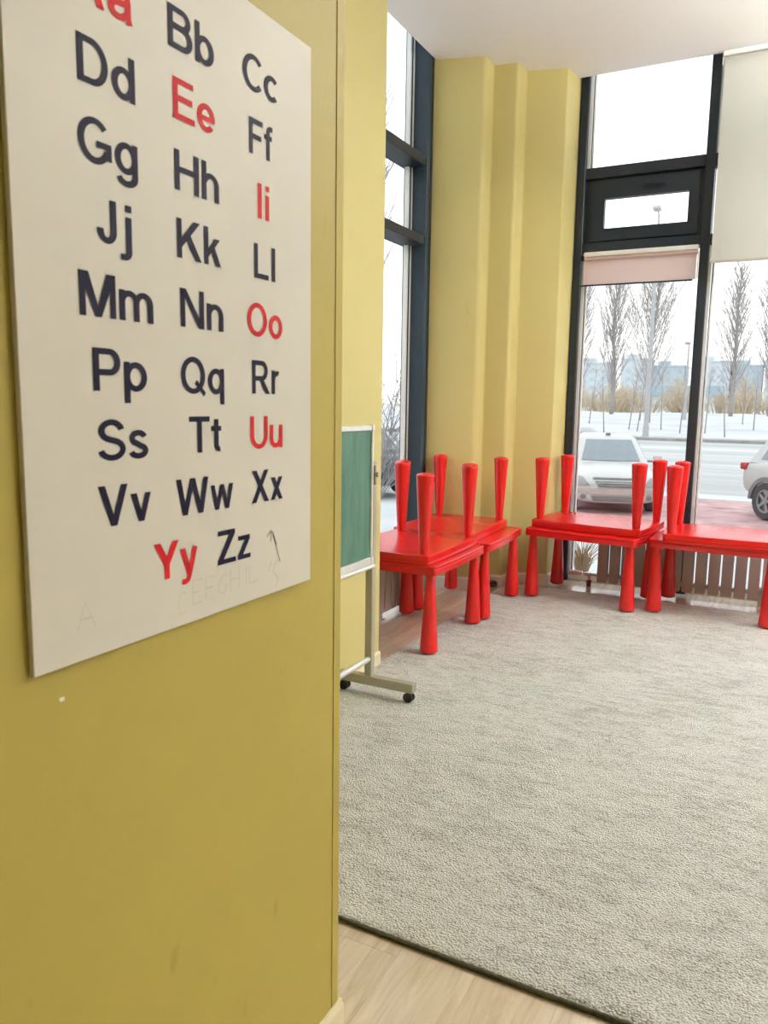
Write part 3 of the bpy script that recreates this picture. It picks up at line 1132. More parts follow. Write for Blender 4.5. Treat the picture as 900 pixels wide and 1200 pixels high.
for c, sz in zip('EFGHIL', (.036, .034, .031, .034, .034, .032)):
    for st in FL[c]:
        stroke([(yy + q[0] * 0.022, 1.022 + (yy - 0.885) * 0.03 + q[1] * sz) for q in st], 0.0013, MT['pencil_faint'], 'pencil_mark')
    yy += 0.030 if c != 'I' else 0.02
for st in FL['C']:
    stroke([(0.852 + q[0] * 0.018, 1.012 + q[1] * 0.034) for q in st], 0.0012, MT['pencil_faint'], 'pencil_mark')
for st in FL['A']:
    stroke([(0.668 + q[0] * 0.03, 1.035 + q[1] * 0.036) for q in st], 0.0012, MT['pencil_faint'], 'pencil_mark')

# paint chip and scuffs on the near wall
b = BM()
N = 9
cvs = [b.verts.new((WX + 0.0008, 0.648 * K + 0.0042 * random.uniform(.6, 1.2) * math.cos(2 * PI * k / N), 0.968 + 0.0035 * random.uniform(.6, 1.2) * math.sin(2 * PI * k / N))) for k in range(N)]
b.faces.new(cvs)
obj('paint_chip', b, MT['white_plastic'], near)


# ------------------------------------------------------------------ red children's tables
TH = 0.48
LEG = [(-0.322, -0.222), (0.322, -0.222), (0.322, 0.222), (-0.322, 0.222)]


def table_outline(hx, hy, bulge, r):
    pts = []
    corners = [(-hx, -hy), (hx, -hy), (hx, hy), (-hx, hy)]
    for i in range(4):
        P = Vector(corners[i])
        A = Vector(corners[i - 1])
        B = Vector(corners[(i + 1) % 4])
        a, bdir = (A - P).normalized(), (B - P).normalized()
        for k in range(5):
            t = k / 4
            q = (P + a * r) * (1 - t) ** 2 + P * 2 * t * (1 - t) + (P + bdir * r) * t ** 2
            pts.append(q)
        L = (B - P).length
        nrm = Vector((bdir.y, -bdir.x))
        for k in range(1, 12):
            t = k / 12
            s0 = P + bdir * (r + (L - 2 * r) * t)
            pts.append(s0 + nrm * bulge * math.sin(PI * t))
    return pts


def make_table(label, loc, rotz, group):
    t = thing('children_table', label, 'table', loc, rotz, group)
    b = BM()
    layers = [(-0.010, TH - 0.052), (-0.001, TH - 0.050), (0.0, TH - 0.046), (0.0, TH - 0.019), (-0.003, TH - 0.0165), (-0.0005, TH - 0.014), (-0.0005, TH - 0.004), (-0.0035, TH - 0.0005), (-0.010, TH)]
    rings = []
    for d, z in layers:
        rings.append([b.verts.new((p.x, p.y, z)) for p in table_outline(0.367 + d, 0.270 + d, 0.010, 0.024)])
    n = len(rings[0])
    for i in range(len(rings) - 1):
        for k in range(n):
            b.faces.new((rings[i][k], rings[i][(k + 1) % n], rings[i + 1][(k + 1) % n], rings[i + 1][k]))
    b.faces.new(list(reversed(rings[0])))
    b.faces.new(rings[-1])
    obj('tabletop', b, MT['red'], t, smooth=True, auto=35)
    prof = [(0.0, 0.0), (0.018, 0.0010), (0.032, 0.0040), (0.0425, 0.0088), (0.0468, 0.0118), (0.0480, 0.0138), (0.0474, 0.026), (0.0375, 0.20), (0.0292, 0.34), (0.0235, TH - 0.051), (0.0, TH - 0.051)]
    for lx, ly in LEG:
        b = BM()
        add_lathe(b, prof, 28, Matrix.Translation((lx, ly, 0)))
        obj('leg', b, MT['red'], t, smooth=True, auto=50)
    return t


CARPET_Z = 0.0125
G1 = 'red tables standing on the carpet'
G2 = 'red tables stacked upside down on other tables'
ta = make_table('red plastic table standing under the stack beside the green chalkboard', (-1.825, 3.970, CARPET_Z), PI / 2, G1)


def table_copy(label, loc, rotz, group, flip=False, sx_=1.0):
    c = copy_tree(ta)
    c.scale = (sx_, 1.0, 1.0)
    c.location = loc
    c.rotation_euler = (PI, 0, rotz) if flip else (0, 0, rotz)
    c['label'] = label
    c['group'] = group
    return c


TZ = CARPET_Z + TH
UZ = TZ + TH + 0.0008
table_copy('red plastic table standing in front of the stepped yellow corner column', (-1.822, 4.738, CARPET_Z), PI / 2 + math.radians(2.5), G1)
table_copy('red plastic table standing under the stack at the left of the street window', (-1.135, 5.325, CARPET_Z), math.radians(-8.0), G1, sx_=1.035)
table_copy('red plastic table cut off by the right edge, standing before the radiator', (-0.336, 5.348, CARPET_Z), math.radians(-4.0), G1, sx_=1.035)
table_copy('upturned red table nearest the green chalkboard, legs in the air', (-1.868, 3.968, UZ), PI / 2 + math.radians(0.4), G2, True)
table_copy('upturned red table right before the stepped yellow column, legs in the air', (-1.928, 4.730, UZ), PI / 2 + math.radians(2.0), G2, True)
table_copy('upturned red table with the white car behind its legs', (-1.118, 5.405, UZ), math.radians(-8.0), G2, True, 1.035)
table_copy('upturned red table at the right edge under the ivory blind', (-0.268, 5.308, UZ), math.radians(0.8), G2, True, 1.035)


# ------------------------------------------------------------------ mobile chalkboard
ch = thing('chalkboard', 'green chalkboard in aluminium frame on wheeled stand by the yellow wall', 'chalkboard', (-1.60, 2.47, 0.0))
BX = 0.02            # board face in x, relative
y0, y1 = -0.47, 0.475
z0, z1 = 0.628, 1.232


def cb(name, lo, hi, m, bevel=0.002, par=ch, seg=1):
    return box_obj(name, lo, hi, m, par, bevel, seg)


panel = cb('board_panel', (BX - 0.012, y0 + 0.02, z0 + 0.02), (BX, y1 - 0.012, z1 - 0.02), MT['board'], 0.0)
cb('frame_rail', (BX - 0.016, y0, z1 - 0.022), (BX + 0.008, y1 - 0.02, z1), MT['alu'], 0.003)
cb('frame_rail', (BX - 0.016, y0, z0), (BX + 0.010, y1 - 0.02, z0 + 0.030), MT['alu'], 0.003)
cb('frame_rail', (BX - 0.016, y0, z0 + 0.03), (BX + 0.008, y0 + 0.02, z1 - 0.022), MT['alu'], 0.003)
cb('frame_rail', (BX - 0.016, y1 - 0.016, z0 + 0.03), (BX + 0.008, y1, z1 - 0.022), MT['alu'], 0.003)
for yy_ in (y0, y1 - 0.02):
    cb('corner_cap', (BX - 0.018, yy_, z1 - 0.024), (BX + 0.011, yy_ + 0.022, z1 + 0.002), MT['alu'], 0.004)
    cb('corner_cap', (BX - 0.018, yy_, z0 - 0.002), (BX + 0.012, yy_ + 0.022, z0 + 0.032), MT['alu'], 0.004)
# chalk ledge under the board
b = BM()
add_tube(b, [(BX + 0.014, y0, z0 - 0.008), (BX + 0.014, y1 - 0.005, z0 - 0.008)], 0.010, 10)
obj('ledge_rail', b, MT['alu'], ch, smooth=True, auto=50)
for py in (-0.53, 0.51):
    cb('post', (-0.019, py - 0.016, 0.085), (0.017, py + 0.016, 1.075), MT['post'], 0.003)
    cb('foot_bar', (-0.155, py - 0.02, 0.060), (0.225, py + 0.02, 0.102), MT['post'], 0.003)
    # pivot clamp between board and post
    b = BM()
    s = 1 if py > 0 else -1
    ye = y1 if py > 0 else y0
    lo, hi = sorted((ye, py - s * 0.014))
    add_box(b, (-0.006, lo - 0.004, 0.962), (0.012, hi + 0.004, 1.074), 0.003)
    add_box(b, (0.002, lo + 0.004, 0.975), (0.034, hi - 0.002, 1.06), 0.003)
    clamp = obj('clamp', b, MT['post'], ch)
    b = BM()
    add_lathe(b, [(0.0, 0.0), (0.011, 0.0), (0.012, 0.006), (0.010, 0.016), (0.0, 0.017)], 14, Matrix.Translation((0.032, (lo + hi) / 2, 1.02)) @ Matrix.Rotation(PI / 2, 4, 'Y'))
    obj('knob', b, MT['post'], clamp, smooth=True, auto=50)
    for wx in (-0.128, 0.200):
        b = BM()
        zc = 0.0365
        for dy in (-0.012, 0.012):
            add_lathe(b, [(0.0, -0.007), (0.017, -0.007), (0.0225, -0.004), (0.0225, 0.004), (0.017, 0.007), (0.0, 0.007)], 18,
                      Matrix.Translation((wx, py + dy, zc)) @ Matrix.Rotation(PI / 2, 4, 'X'))
        add_box(b, (wx - 0.013, py - 0.004, 0.035), (wx + 0.013, py + 0.004, 0.058), 0.002)
        add_tube(b, [(wx, py, 0.052), (wx, py, 0.062)], 0.009, 10)
        obj('castor', b, MT['black'], ch, smooth=True, auto=40)
b = BM()
add_tube(b, [(0.0, -0.515, 0.181), (0.0, 0.525, 0.181)], 0.0135, 14)
obj('cross_tube', b, MT['alu'], ch, smooth=True, auto=50)
b = BM()
add_tube(b, [(0.0, 0.515, 0.181), (0.0, 0.532, 0.181)], 0.0155, 14)
obj('tube_cap', b, MT['white_plastic'], ch, smooth=True, auto=50)

# ------------------------------------------------------------------ radiators
sec = {}


def radiator(name, label, loc, rotz, n, pitch, h, z0):
    t = thing(name, label, 'radiator', loc, rotz)
    if 'm' not in sec:
        b = BM()
        wd = pitch - 0.013
        add_box(b, (-wd / 2, -0.030, 0), (wd / 2, -0.022, h), 0.003)
        add_box(b, (-wd / 2, 0.022, 0.0), (wd / 2, 0.030, h), 0.003)
        add_box(b, (-0.012, -0.023, 0.02), (0.012, 0.023, h - 0.02))
        add_tube(b, [(-wd / 2 - 0.006, 0, 0.05), (wd / 2 + 0.006, 0, 0.05)], 0.017, 10)
        add_tube(b, [(-wd / 2 - 0.006, 0, h - 0.05), (wd / 2 + 0.006, 0, h - 0.05)], 0.017, 10)
        me = bpy.data.meshes.new('section')
        b.to_mesh(me)
        b.free()
        me.materials.append(MT['radiator'])
        sec['m'] = me
    for i in range(n):
        o = bpy.data.objects.new('section', sec['m'])
        COL.objects.link(o)
        o.parent = t
        o.location = ((i + 0.5) * pitch, 0, z0)
    for k in (3, n // 2, n - 3):
        b = BM()
        xx = k * pitch
        add_box(b, (xx - 0.012, -0.008, 0.003), (xx + 0.012, 0.008, z0 + 0.09), 0.002)
        add_box(b, (xx - 0.022, -0.02, 0.0), (xx + 0.022, 0.02, 0.006), 0.001)
        obj('support_foot', b, MT['brass'], t)
    return t


r = radiator('radiator', 'taupe ribbed radiator on small feet below the street window behind red tables', (-1.165, 5.690, 0.0), 0.0, 27, 0.0835, 0.383, 0.047)
b = BM()
add_tube(b, [(-0.10, 0.0, 0.092), (0.0, 0.0, 0.092)], 0.012, 12)
add_tube(b, [(-0.085, 0.0, 0.092), (-0.045, 0.0, 0.092)], 0.017, 8)
add_tube(b, [(-0.055, 0.0, 0.092), (-0.055, 0.0, 0.045)], 0.011, 12)
add_tube(b, [(-0.055, -0.035, 0.092), (-0.055, 0.0, 0.092)], 0.009, 10)
obj('valve', b, MT['brass'], r, smooth=True, auto=40)
b = BM()
add_tube(b, [(-0.105, 0.0, 0.092), (-0.20, 0.0, 0.092)], [0.018, 0.022], 16)
obj('thermostat_head', b, MT['white_plastic'], r, smooth=True, auto=40)
b = BM()
add_tube(b, [(-0.055, 0.0, 0.001), (-0.055, 0.0, 0.05)], [0.016, 0.021], 14)
obj('pipe_sleeve', b, MT['darkred'], r, smooth=True, auto=40)
radiator('radiator', 'taupe ribbed radiator along the left window behind the chalkboard and red tables', (-2.145, 3.46, 0.0), PI / 2, 17, 0.0835, 0.383, 0.047)

# small tangle of cable by the column
rg = random.Random(5)
b = BM()
p = Vector((0, 0, 0.004))
pts = []
for k in range(70):
    a = k * 0.55 + rg.uniform(-.4, .4)
    r_ = 0.016 + 0.02 * rg.random()
    pts.append((r_ * math.cos(a) * 1.3, r_ * math.sin(a) * 0.7, 0.005 + 0.035 * abs(math.sin(k * 0.23)) + 0.006 * rg.random()))
add_tube(b, pts, 0.0035, 6)
cable = obj('cable_tangle', b, MT['black'], None, smooth=True)
cable.location = (-1.838, 5.285, 0.0)
tag(cable, 'small dark tangle of cable on the floor by the column baseboard', 'cable')

# ------------------------------------------------------------------ added fill lamps, out of view, to brighten the room
for lx, ly, lab in ((1.35, 4.25, 'added white fill lamp panel nearest the chalkboard'), (3.1, 4.25, 'added white fill lamp panel in the middle of the window side'),
                    (4.9, 4.25, 'added white fill lamp panel nearest the right wall')):
    t = thing('fill_lamp', lab, 'lamp', (lx, ly, 3.05), 0, 'added fill lamp panels')
    b = BM()
    for lo, hi in (((-0.41, -0.41), (0.41, -0.38)), ((-0.41, 0.38), (0.41, 0.41)), ((-0.41, -0.38), (-0.38, 0.38)), ((0.38, -0.38), (0.41, 0.38))):
        add_box(b, (lo[0], lo[1], -0.02), (hi[0], hi[1], 0.02))
    add_box(b, (-0.38, -0.38, -0.002), (0.38, 0.38, 0.002))
    obj('housing', b, MT['white_plastic'], t)
    for dz in (-0.012, 0.012):
        b = BM()
        add_box(b, (-0.38, -0.38, dz - 0.003), (0.38, 0.38, dz + 0.003))
        obj('diffuser', b, MT['lamp'], t)
    for wx in (-0.35, 0.35):
        b = BM()
        add_tube(b, [(wx, 0, 0.0), (wx, 0, CEIL - 3.05)], 0.002, 6)
        obj('wire', b, MT['alu'], t)
    for up_ in (0, 1):
        l = bpy.data.lights.new('fill_light', 'AREA')
        l.shape = 'SQUARE'
        l.size = 0.74
        l.energy = FILL_UP if up_ else FILL_DOWN
        l.color = (1.0, 0.975, 0.93)
        lo_ = bpy.data.objects.new('fill_light', l)
        lo_.location = (0, 0, 0.03 if up_ else -0.03)
        lo_.rotation_euler = (PI if up_ else 0, 0, 0)
        lo_.parent = t
        COL.objects.link(lo_)

# ------------------------------------------------------------------ outdoors: ground
GZ = -0.82


def ground_z(x, y):
    z = GZ
    if y > 54:
        k = min(1.0, (y - 54) / 42.0)
        z += 1.2 * k * k * (3 - 2 * k)
        z += 0.25 * k * mnoise.noise(Vector((x * 0.05, y * 0.09, 2))) + 0.12 * min(1, (y - 54) / 6) * mnoise.noise(Vector((x * 0.22, y * 0.3, 5)))
    return z


bm = BM()
rows = []
ys = [6.3, 8, 10, 12, 14, 18.9] + [51.5] + [53.5 + i * 2.2 for i in range(28)] + [118, 135, 160, 220, 330, 520]
xs = [-420, -300, -220, -160, -120] + [-95 + i * 2.5 for i in range(50)] + [40, 60, 100, 180, 300]
for y in ys:
    row = []
    for x in xs:
        z = ground_z(x, y)
        if y < 13.6:
            z += 0.10 * mnoise.noise(Vector((x * 0.5, y * 0.6, 1))) + 0.03
        row.append(bm.verts.new((x, y, z - (0.02 if 16 < y < 52 else 0))))
    rows.append(row)
for j in range(len(rows) - 1):
    for i in range(len(xs) - 1):
        bm.faces.new((rows[j][i], rows[j][i + 1], rows[j + 1][i + 1], rows[j + 1][i]))
# the part beside and behind the house
a = [bm.verts.new(p) for p in ((-420, -60, GZ), (-2.7, -60, GZ), (-2.7, 6.3, GZ + 0.03), (-420, 6.3, GZ + 0.03))]
bm.faces.new(a)
struct('snow_ground', bm, MT['snow'], smooth=True)
bm = BM()
add_box(bm, (-200, 19.5, GZ - 0.15), (200, 51.4, GZ + 0.01))
struct('road', bm, MT['road'])
bm = BM()
add_box(bm, (-5.6, 12.8, GZ - 0.15), (60, 19.2, GZ + 0.035))
struct('pavement', bm, MT['paving'])
bm = BM()
add_box(bm, (-200, 51.4, GZ - 0.1), (200, 52.0, GZ + 0.20), 0.04)
struct('kerb', bm, MT['kerb'])
bm = BM()
add_box(bm, (-60, 19.2, GZ - 0.1), (60, 19.5, GZ + 0.06), 0.02)
struct('kerb_near', bm, MT['snow'])
bm = BM()
for y0_, y1_, x_ in ((19.55, 20.6, 0), (31, 31.6, 0), (42, 43.4, 0)):
    add_box(bm, (-80, y0_, GZ - 0.05), (60, y1_, GZ + 0.013))
struct('snow_strip', bm, MT['snow'])
bm = BM()
vr = [[bm.verts.new((-150 + i * 3.0, 52.0 + j * 1.1, ground_z(-150 + i * 3.0, 52.0 + j * 1.1) + 0.05 + 0.04 * mnoise.noise(Vector((i * 1.7, j * 2.1, 4))))) for i in range(80)] for j in range(6)]
for j in range(5):
    for i in range(79):
        bm.faces.new((vr[j][i], vr[j][i + 1], vr[j + 1][i + 1], vr[j + 1][i]))
struct('verge', bm, mat('dirty_verge_snow', (0.452, 0.422, 0.392), 0.9, var=0.25, scale=0.8, detail=6))
# plinth of the house below the floor
bm = BM()
add_box(bm, (-2.47, -3.7, GZ - 0.2), (6.2, 6.02, -0.081))
struct('plinth', bm, MT['kerb'])

# dry grass tuft close to the window
rng = random.Random(3)
t = thing('grass_tuft', 'dry rusty grass tuft poking from the snow outside the street window', 'grass', (-2.12, 9.45, GZ + 0.05))
b = BM()
for k in range(150):
    a = rng.uniform(0, 2 * PI)
    l = rng.uniform(0.2, 0.62)
    sp = rng.uniform(0.05, 0.6)
    d = Vector((math.cos(a) * sp, math.sin(a) * sp, 1)).normalized()
    add_tube(b, [(0.03 * math.cos(a), 0.03 * math.sin(a), -0.05), d * l * 0.6, d * l + Vector((math.cos(a), math.sin(a), -0.4)) * l * 0.2], [0.006, 0.004, 0.002], 3, cap=False)
obj('blades', b, MT['grass'], t)['kind'] = 'stuff'


# ------------------------------------------------------------------ trees
def branch_path(p, d, L, n, up, jit, rg):
    pts = [p.copy()]
    dd = d.copy()
    for i in range(n):
        dd = (dd + Vector((rg.uniform(-jit, jit), rg.uniform(-jit, jit), up))).normalized()
        pts.append(pts[-1] + dd * L / n)
    return pts


def make_poplar(label, seed, H, wide, loc, fine=1.0):
    rg = random.Random(seed)
    t = thing('poplar_tree', label, 'tree', loc, rg.uniform(0, 6), 'bare trees across the road')
    b = BM()
    tp = [Vector((0.02 * H * math.sin(i * 0.7 + seed) * 0.12 * i, 0.01 * H * math.cos(i * 0.9) * 0.1 * i, -0.4 + (H * 0.96) * i / 10)) for i in range(11)]
    add_tube(b, tp, [0.021 * H * (1 - i / 11) ** 0.8 * 0.62 + 0.012 for i in range(11)], 8)
    obj('trunk', b, MT['bark'], t, smooth=True)
    b = BM()
    nb = 80
    for k in range(nb):
        f = 0.13 + 0.83 * (k / nb) ** 0.9
        seg = f * 10
        i0 = min(9, int(seg))
        p = tp[i0].lerp(tp[i0 + 1], seg - i0)
        a = k * 2.399 + rg.uniform(-.4, .4)
        out = rg.uniform(0.38, 0.62)
        d = Vector((math.cos(a) * out, math.sin(a) * out, 1)).normalized()
        L = H * (0.34 * wide) * (1.05 - 0.62 * abs(f - 0.35) / 0.65) * rg.uniform(0.75, 1.1)
        pts = branch_path(p, d, L, 4, 0.10, 0.07, rg)
        add_tube(b, pts, [0.0034 * H, 0.0027 * H, 0.0021 * H, 0.0014 * H, 0.0008 * H], 4, cap=False)
        for q in range(int(7 * fine)):
            s = rg.uniform(0.2, 0.95) * 4
            j = min(3, int(s))
            pp = pts[j].lerp(pts[j + 1], s - j)
            a2 = rg.uniform(0, 2 * PI)
            d2 = (d + Vector((math.cos(a2), math.sin(a2), 0.3)) * rg.uniform(0.3, 0.6)).normalized()
            p2 = branch_path(pp, d2, L * rg.uniform(0.22, 0.45), 3, 0.1, 0.1, rg)
            add_tube(b, p2, [0.0017 * H, 0.0014 * H, 0.0011 * H, 0.0008 * H], 3, cap=False)
    c = obj('crown', b, MT['twig'], t)
    c['kind'] = 'stuff'
    return t


POP = 'tall bare poplar '
# (x, y) world metres beyond the road
def on_ground(x, y):
    return (x, y, ground_z(x, y) - 0.05)


make_poplar(POP + 'left of the tall lamp post, seen under the pink blind', 1, 19.0, 0.95, on_ground(-18.8, 95.0))
make_poplar(POP + 'standing directly behind the tall lamp post', 2, 15.6, 1.2, on_ground(-11.5, 75.0))
make_poplar(POP + 'right of the mullion, under the ivory blind', 3, 17.0, 0.85, on_ground(-5.77, 95.0))
make_poplar(POP + 'cut off by the right edge under the ivory blind', 4, 17.5, 0.95, on_ground(-2.0, 99.0))
make_poplar(POP + 'by the left edge of the street window', 5, 16.0, 0.9, on_ground(-21.6, 90.0))


def make_sapling(label, seed, H, loc, group):
    rg = random.Random(seed)
    t = thing('sapling', label, 'tree', loc, 0, group)
    b = BM()
    lean = rg.uniform(-0.12, 0.12)
    add_tube(b, [(0, 0, -0.2), (lean * H * 0.5, 0, H * 0.5), (lean * H, 0, H)], [0.05, 0.04, 0.015], 5)
    obj('trunk', b, MT['bark'], t, smooth=True)
    b = BM()
    for k in range(26):
        f = rg.uniform(0.42, 0.98)
        a = rg.uniform(0, 2 * PI)
        d = Vector((math.cos(a), math.sin(a), rg.uniform(0.4, 1.3))).normalized()
        L = H * rg.uniform(0.16, 0.34)
        pts = branch_path(Vector((lean * H * f, 0, H * f)), d, L, 3, 0.05, 0.15, rg)
        add_tube(b, pts, [0.016, 0.013, 0.009, 0.005], 3, cap=False)
        for q in range(3):
            d2 = (d + Vector((rg.uniform(-.7, .7), rg.uniform(-.7, .7), rg.uniform(-.2, .5)))).normalized()
            add_tube(b, branch_path(pts[2], d2, L * 0.5, 2, 0.05, 0.15, rg), [0.008, 0.006, 0.004], 3, cap=False)
    obj('crown', b, MT['twig'], t)['kind'] = 'stuff'


ORD = ('leftmost', 'second', 'third', 'fourth', 'fifth', 'sixth', 'seventh', 'eighth', 'ninth', 'tenth', 'eleventh', 'rightmost')
SPOTS = sorted(((-16.2, 72, 5.0), (-12.0, 58.5, 4.2), (-11.6, 66, 4.6), (-10.6, 64, 3.8), (-12.7, 78, 4.4), (-9.2, 67, 4.4), (-7.3, 63, 4.2), (-5.6, 64, 4.8), (-3.9, 60, 4.0), (-3.6, 76, 4.5), (-2.4, 68, 4.6), (-1.2, 74, 4.2)), key=lambda q: q[0] / q[1])
for i, (x, y, H) in enumerate(SPOTS):
    nm = ORD[i] + (' thin bare sapling in the snow field' if i in (0, 11) else ' thin bare sapling from the left in the snow field')
    make_sapling(nm, 20 + i, H, on_ground(x, y), 'saplings across the road')


def bush_mesh():
    """a belt of twiggy bushes nobody could count"""
    rg = random.Random(50)
    b = BM()
    for n_ in range(48):
        cx_, cy_ = -66 + n_ * 1.75 + rg.uniform(-1, 1), rg.uniform(116, 142)
        R, H = rg.uniform(1.8, 3.4), rg.choice((2.4, 3.4, 4.2, 5.2, 6.2))
        cz = ground_z(cx_, cy_) - 0.1
        for k in range(60):
            a = rg.uniform(0, 2 * PI)
            s = rg.uniform(0, 1)
            p = Vector((cx_ + math.cos(a) * R * s * 0.7, cy_ + math.sin(a) * R * s * 0.7, cz))
            d = Vector((math.cos(a) * s * 0.7, math.sin(a) * s * 0.7, 1)).normalized()
            L = H * rg.uniform(0.5, 1.0) * (1 - 0.4 * s * s)
            pts = branch_path(p, d, L, 3, 0.0, 0.18, rg)
            add_tube(b, pts, [0.06, 0.05, 0.04, 0.02], 3, cap=False)
            for q in range(4):
                d2 = (d + Vector((rg.uniform(-.8, .8), rg.uniform(-.8, .8), rg.uniform(-.2, .4)))).normalized()
                add_tube(b, branch_path(pts[rg.choice((1, 2))], d2, L * 0.4, 2, 0.0, 0.2, rg), [0.035, 0.03, 0.015], 3, cap=False)
    me = bpy.data.meshes.new('thicket')
    b.to_mesh(me)
    b.free()
    return me


rg = random.Random(9)
tb = bpy.data.objects.new('thicket', bush_mesh())
COL.objects.link(tb)
tb.data.materials.append(MT['bush'])
tb['kind'] = 'stuff'
tag(tb, 'hazy tan thicket of bare bushes along the far side of the snow field', 'thicket')


# ------------------------------------------------------------------ street lamps
def street_lamp(label, loc, H, arm, rotz=0.0):
    t = thing('street_lamp', label, 'street lamp', loc, rotz)
    b = BM()
    add_tube(b, [(0, 0, -0.2), (0, 0, H * 0.5), (0, 0, H)], [0.17, 0.13, 0.07], 12)
    obj('pole', b, MT['lamp_post'], t, smooth=True, auto=50)
    b = BM()
    add_tube(b, [(0, 0, 0), (0, 0, 0.9)], [0.22, 0.19], 12)
    obj('base_sleeve', b, MT['lamp_post'], t, smooth=True, auto=50)
    b = BM()
    add_tube(b, [(0, 0, H - 0.1), (0, -arm * 0.5, H + 0.1), (0, -arm, H + 0.16)], 0.05, 8)
    obj('arm', b, MT['lamp_post'], t, smooth=True, auto=50)
    b = BM()
    add_box(b, (-0.24, -arm - 0.75, H + 0.10), (0.24, -arm + 0.05, H + 0.30), 0.06, seg=2)
    add_box(b, (-0.20, -arm - 0.65, H + 0.05), (0.20, -arm - 0.10, H + 0.12), 0.02)
    obj('lamp_head', b, MT['lamp_post'], t)
    return t


street_lamp('tall street lamp at the far kerb, its head showing in the vent window', (-8.4, 54.2, GZ), 14.35, 0.5)
street_lamp('shorter street lamp left of the mullion in the snow field', on_ground(-9.15, 82.0), 7.2, 0.6)

# ------------------------------------------------------------------ far buildings
bcount = 0


def block(x, y, wd, dp, H, m, label, rz=0.0):
    t = thing('apartment_block', label, 'building', (x, y, 0.0), rz, 'apartment blocks on the horizon')
    box_obj('wall', (-wd / 2, -dp / 2, -2), (wd / 2, dp / 2, H), m, t)
    box_obj('roof', (-wd / 2 - 0.3, -dp / 2 - 0.3, H), (wd / 2 + 0.3, dp / 2 + 0.3, H + 0.5), m, t)
    b = BM()
    nf = int(H // 3)
    nw = int(wd // 3.2)
    for f in range(nf):
        for k in range(nw):
            xx = -wd / 2 + wd * (k + 0.5) / nw
            zz = f * 3 + 1.0
            add_box(b, (xx - 0.8, -dp / 2 - 0.05, zz), (xx + 0.8, -dp / 2 + 0.1, zz + 1.5))
    o = obj('windows', b, MT['far_window'], t)
    o['kind'] = 'stuff'
    b = BM()
    add_box(b, (-wd * 0.2 - 2, -3, H + 0.5), (-wd * 0.2 + 2, 3, H + 2.2))
    obj('lift_house', b, m, t)


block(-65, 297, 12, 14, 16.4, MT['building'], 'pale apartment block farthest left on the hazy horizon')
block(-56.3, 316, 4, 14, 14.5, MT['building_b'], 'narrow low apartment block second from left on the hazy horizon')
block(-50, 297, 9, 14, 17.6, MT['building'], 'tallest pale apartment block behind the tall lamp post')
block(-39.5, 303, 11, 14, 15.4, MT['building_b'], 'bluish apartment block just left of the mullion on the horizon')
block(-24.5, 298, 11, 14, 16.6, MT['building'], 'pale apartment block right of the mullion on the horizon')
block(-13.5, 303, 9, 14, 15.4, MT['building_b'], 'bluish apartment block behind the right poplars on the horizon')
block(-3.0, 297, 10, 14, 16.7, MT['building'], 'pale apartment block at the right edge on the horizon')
t = thing('market_hall', 'low light blue hall between the lamp post and the mullion far off', 'building', (-21, 190, 0.3))
box_obj('wall', (-7, -4, -1), (7, 4, 3.4), MT['building'], t)
b = BM()
add_prism(b, [(-7.5, -4.6), (7.5, -4.6), (7.5, 4.6), (-7.5, 4.6)], 3.4, 5.6)
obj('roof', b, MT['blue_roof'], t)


# ------------------------------------------------------------------ cars
def loft(bm, stations, close=True):
    """stations: list of (x, [(y,z)...]) half sections from bottom centre to top centre, mirrored"""
    rings = []
    for x, hs in stations:
        ring = [bm.verts.new((x, y, z)) for y, z in hs]
        ring += [bm.verts.new((x, -y, z)) for y, z in reversed(hs[1:-1])]
        rings.append(ring)
    n = len(rings[0])
    for i in range(len(rings) - 1):
        for k in range(n):
            bm.faces.new((rings[i][k], rings[i][(k + 1) % n], rings[i + 1][(k + 1) % n], rings[i + 1][k]))
    if close:
        bm.faces.new(list(reversed(rings[0])))
        bm.faces.new(rings[-1])


def subsurf(o, lv=2):
    md = o.modifiers.new('subdivision', 'SUBSURF')
    md.levels = lv
    md.render_levels = lv


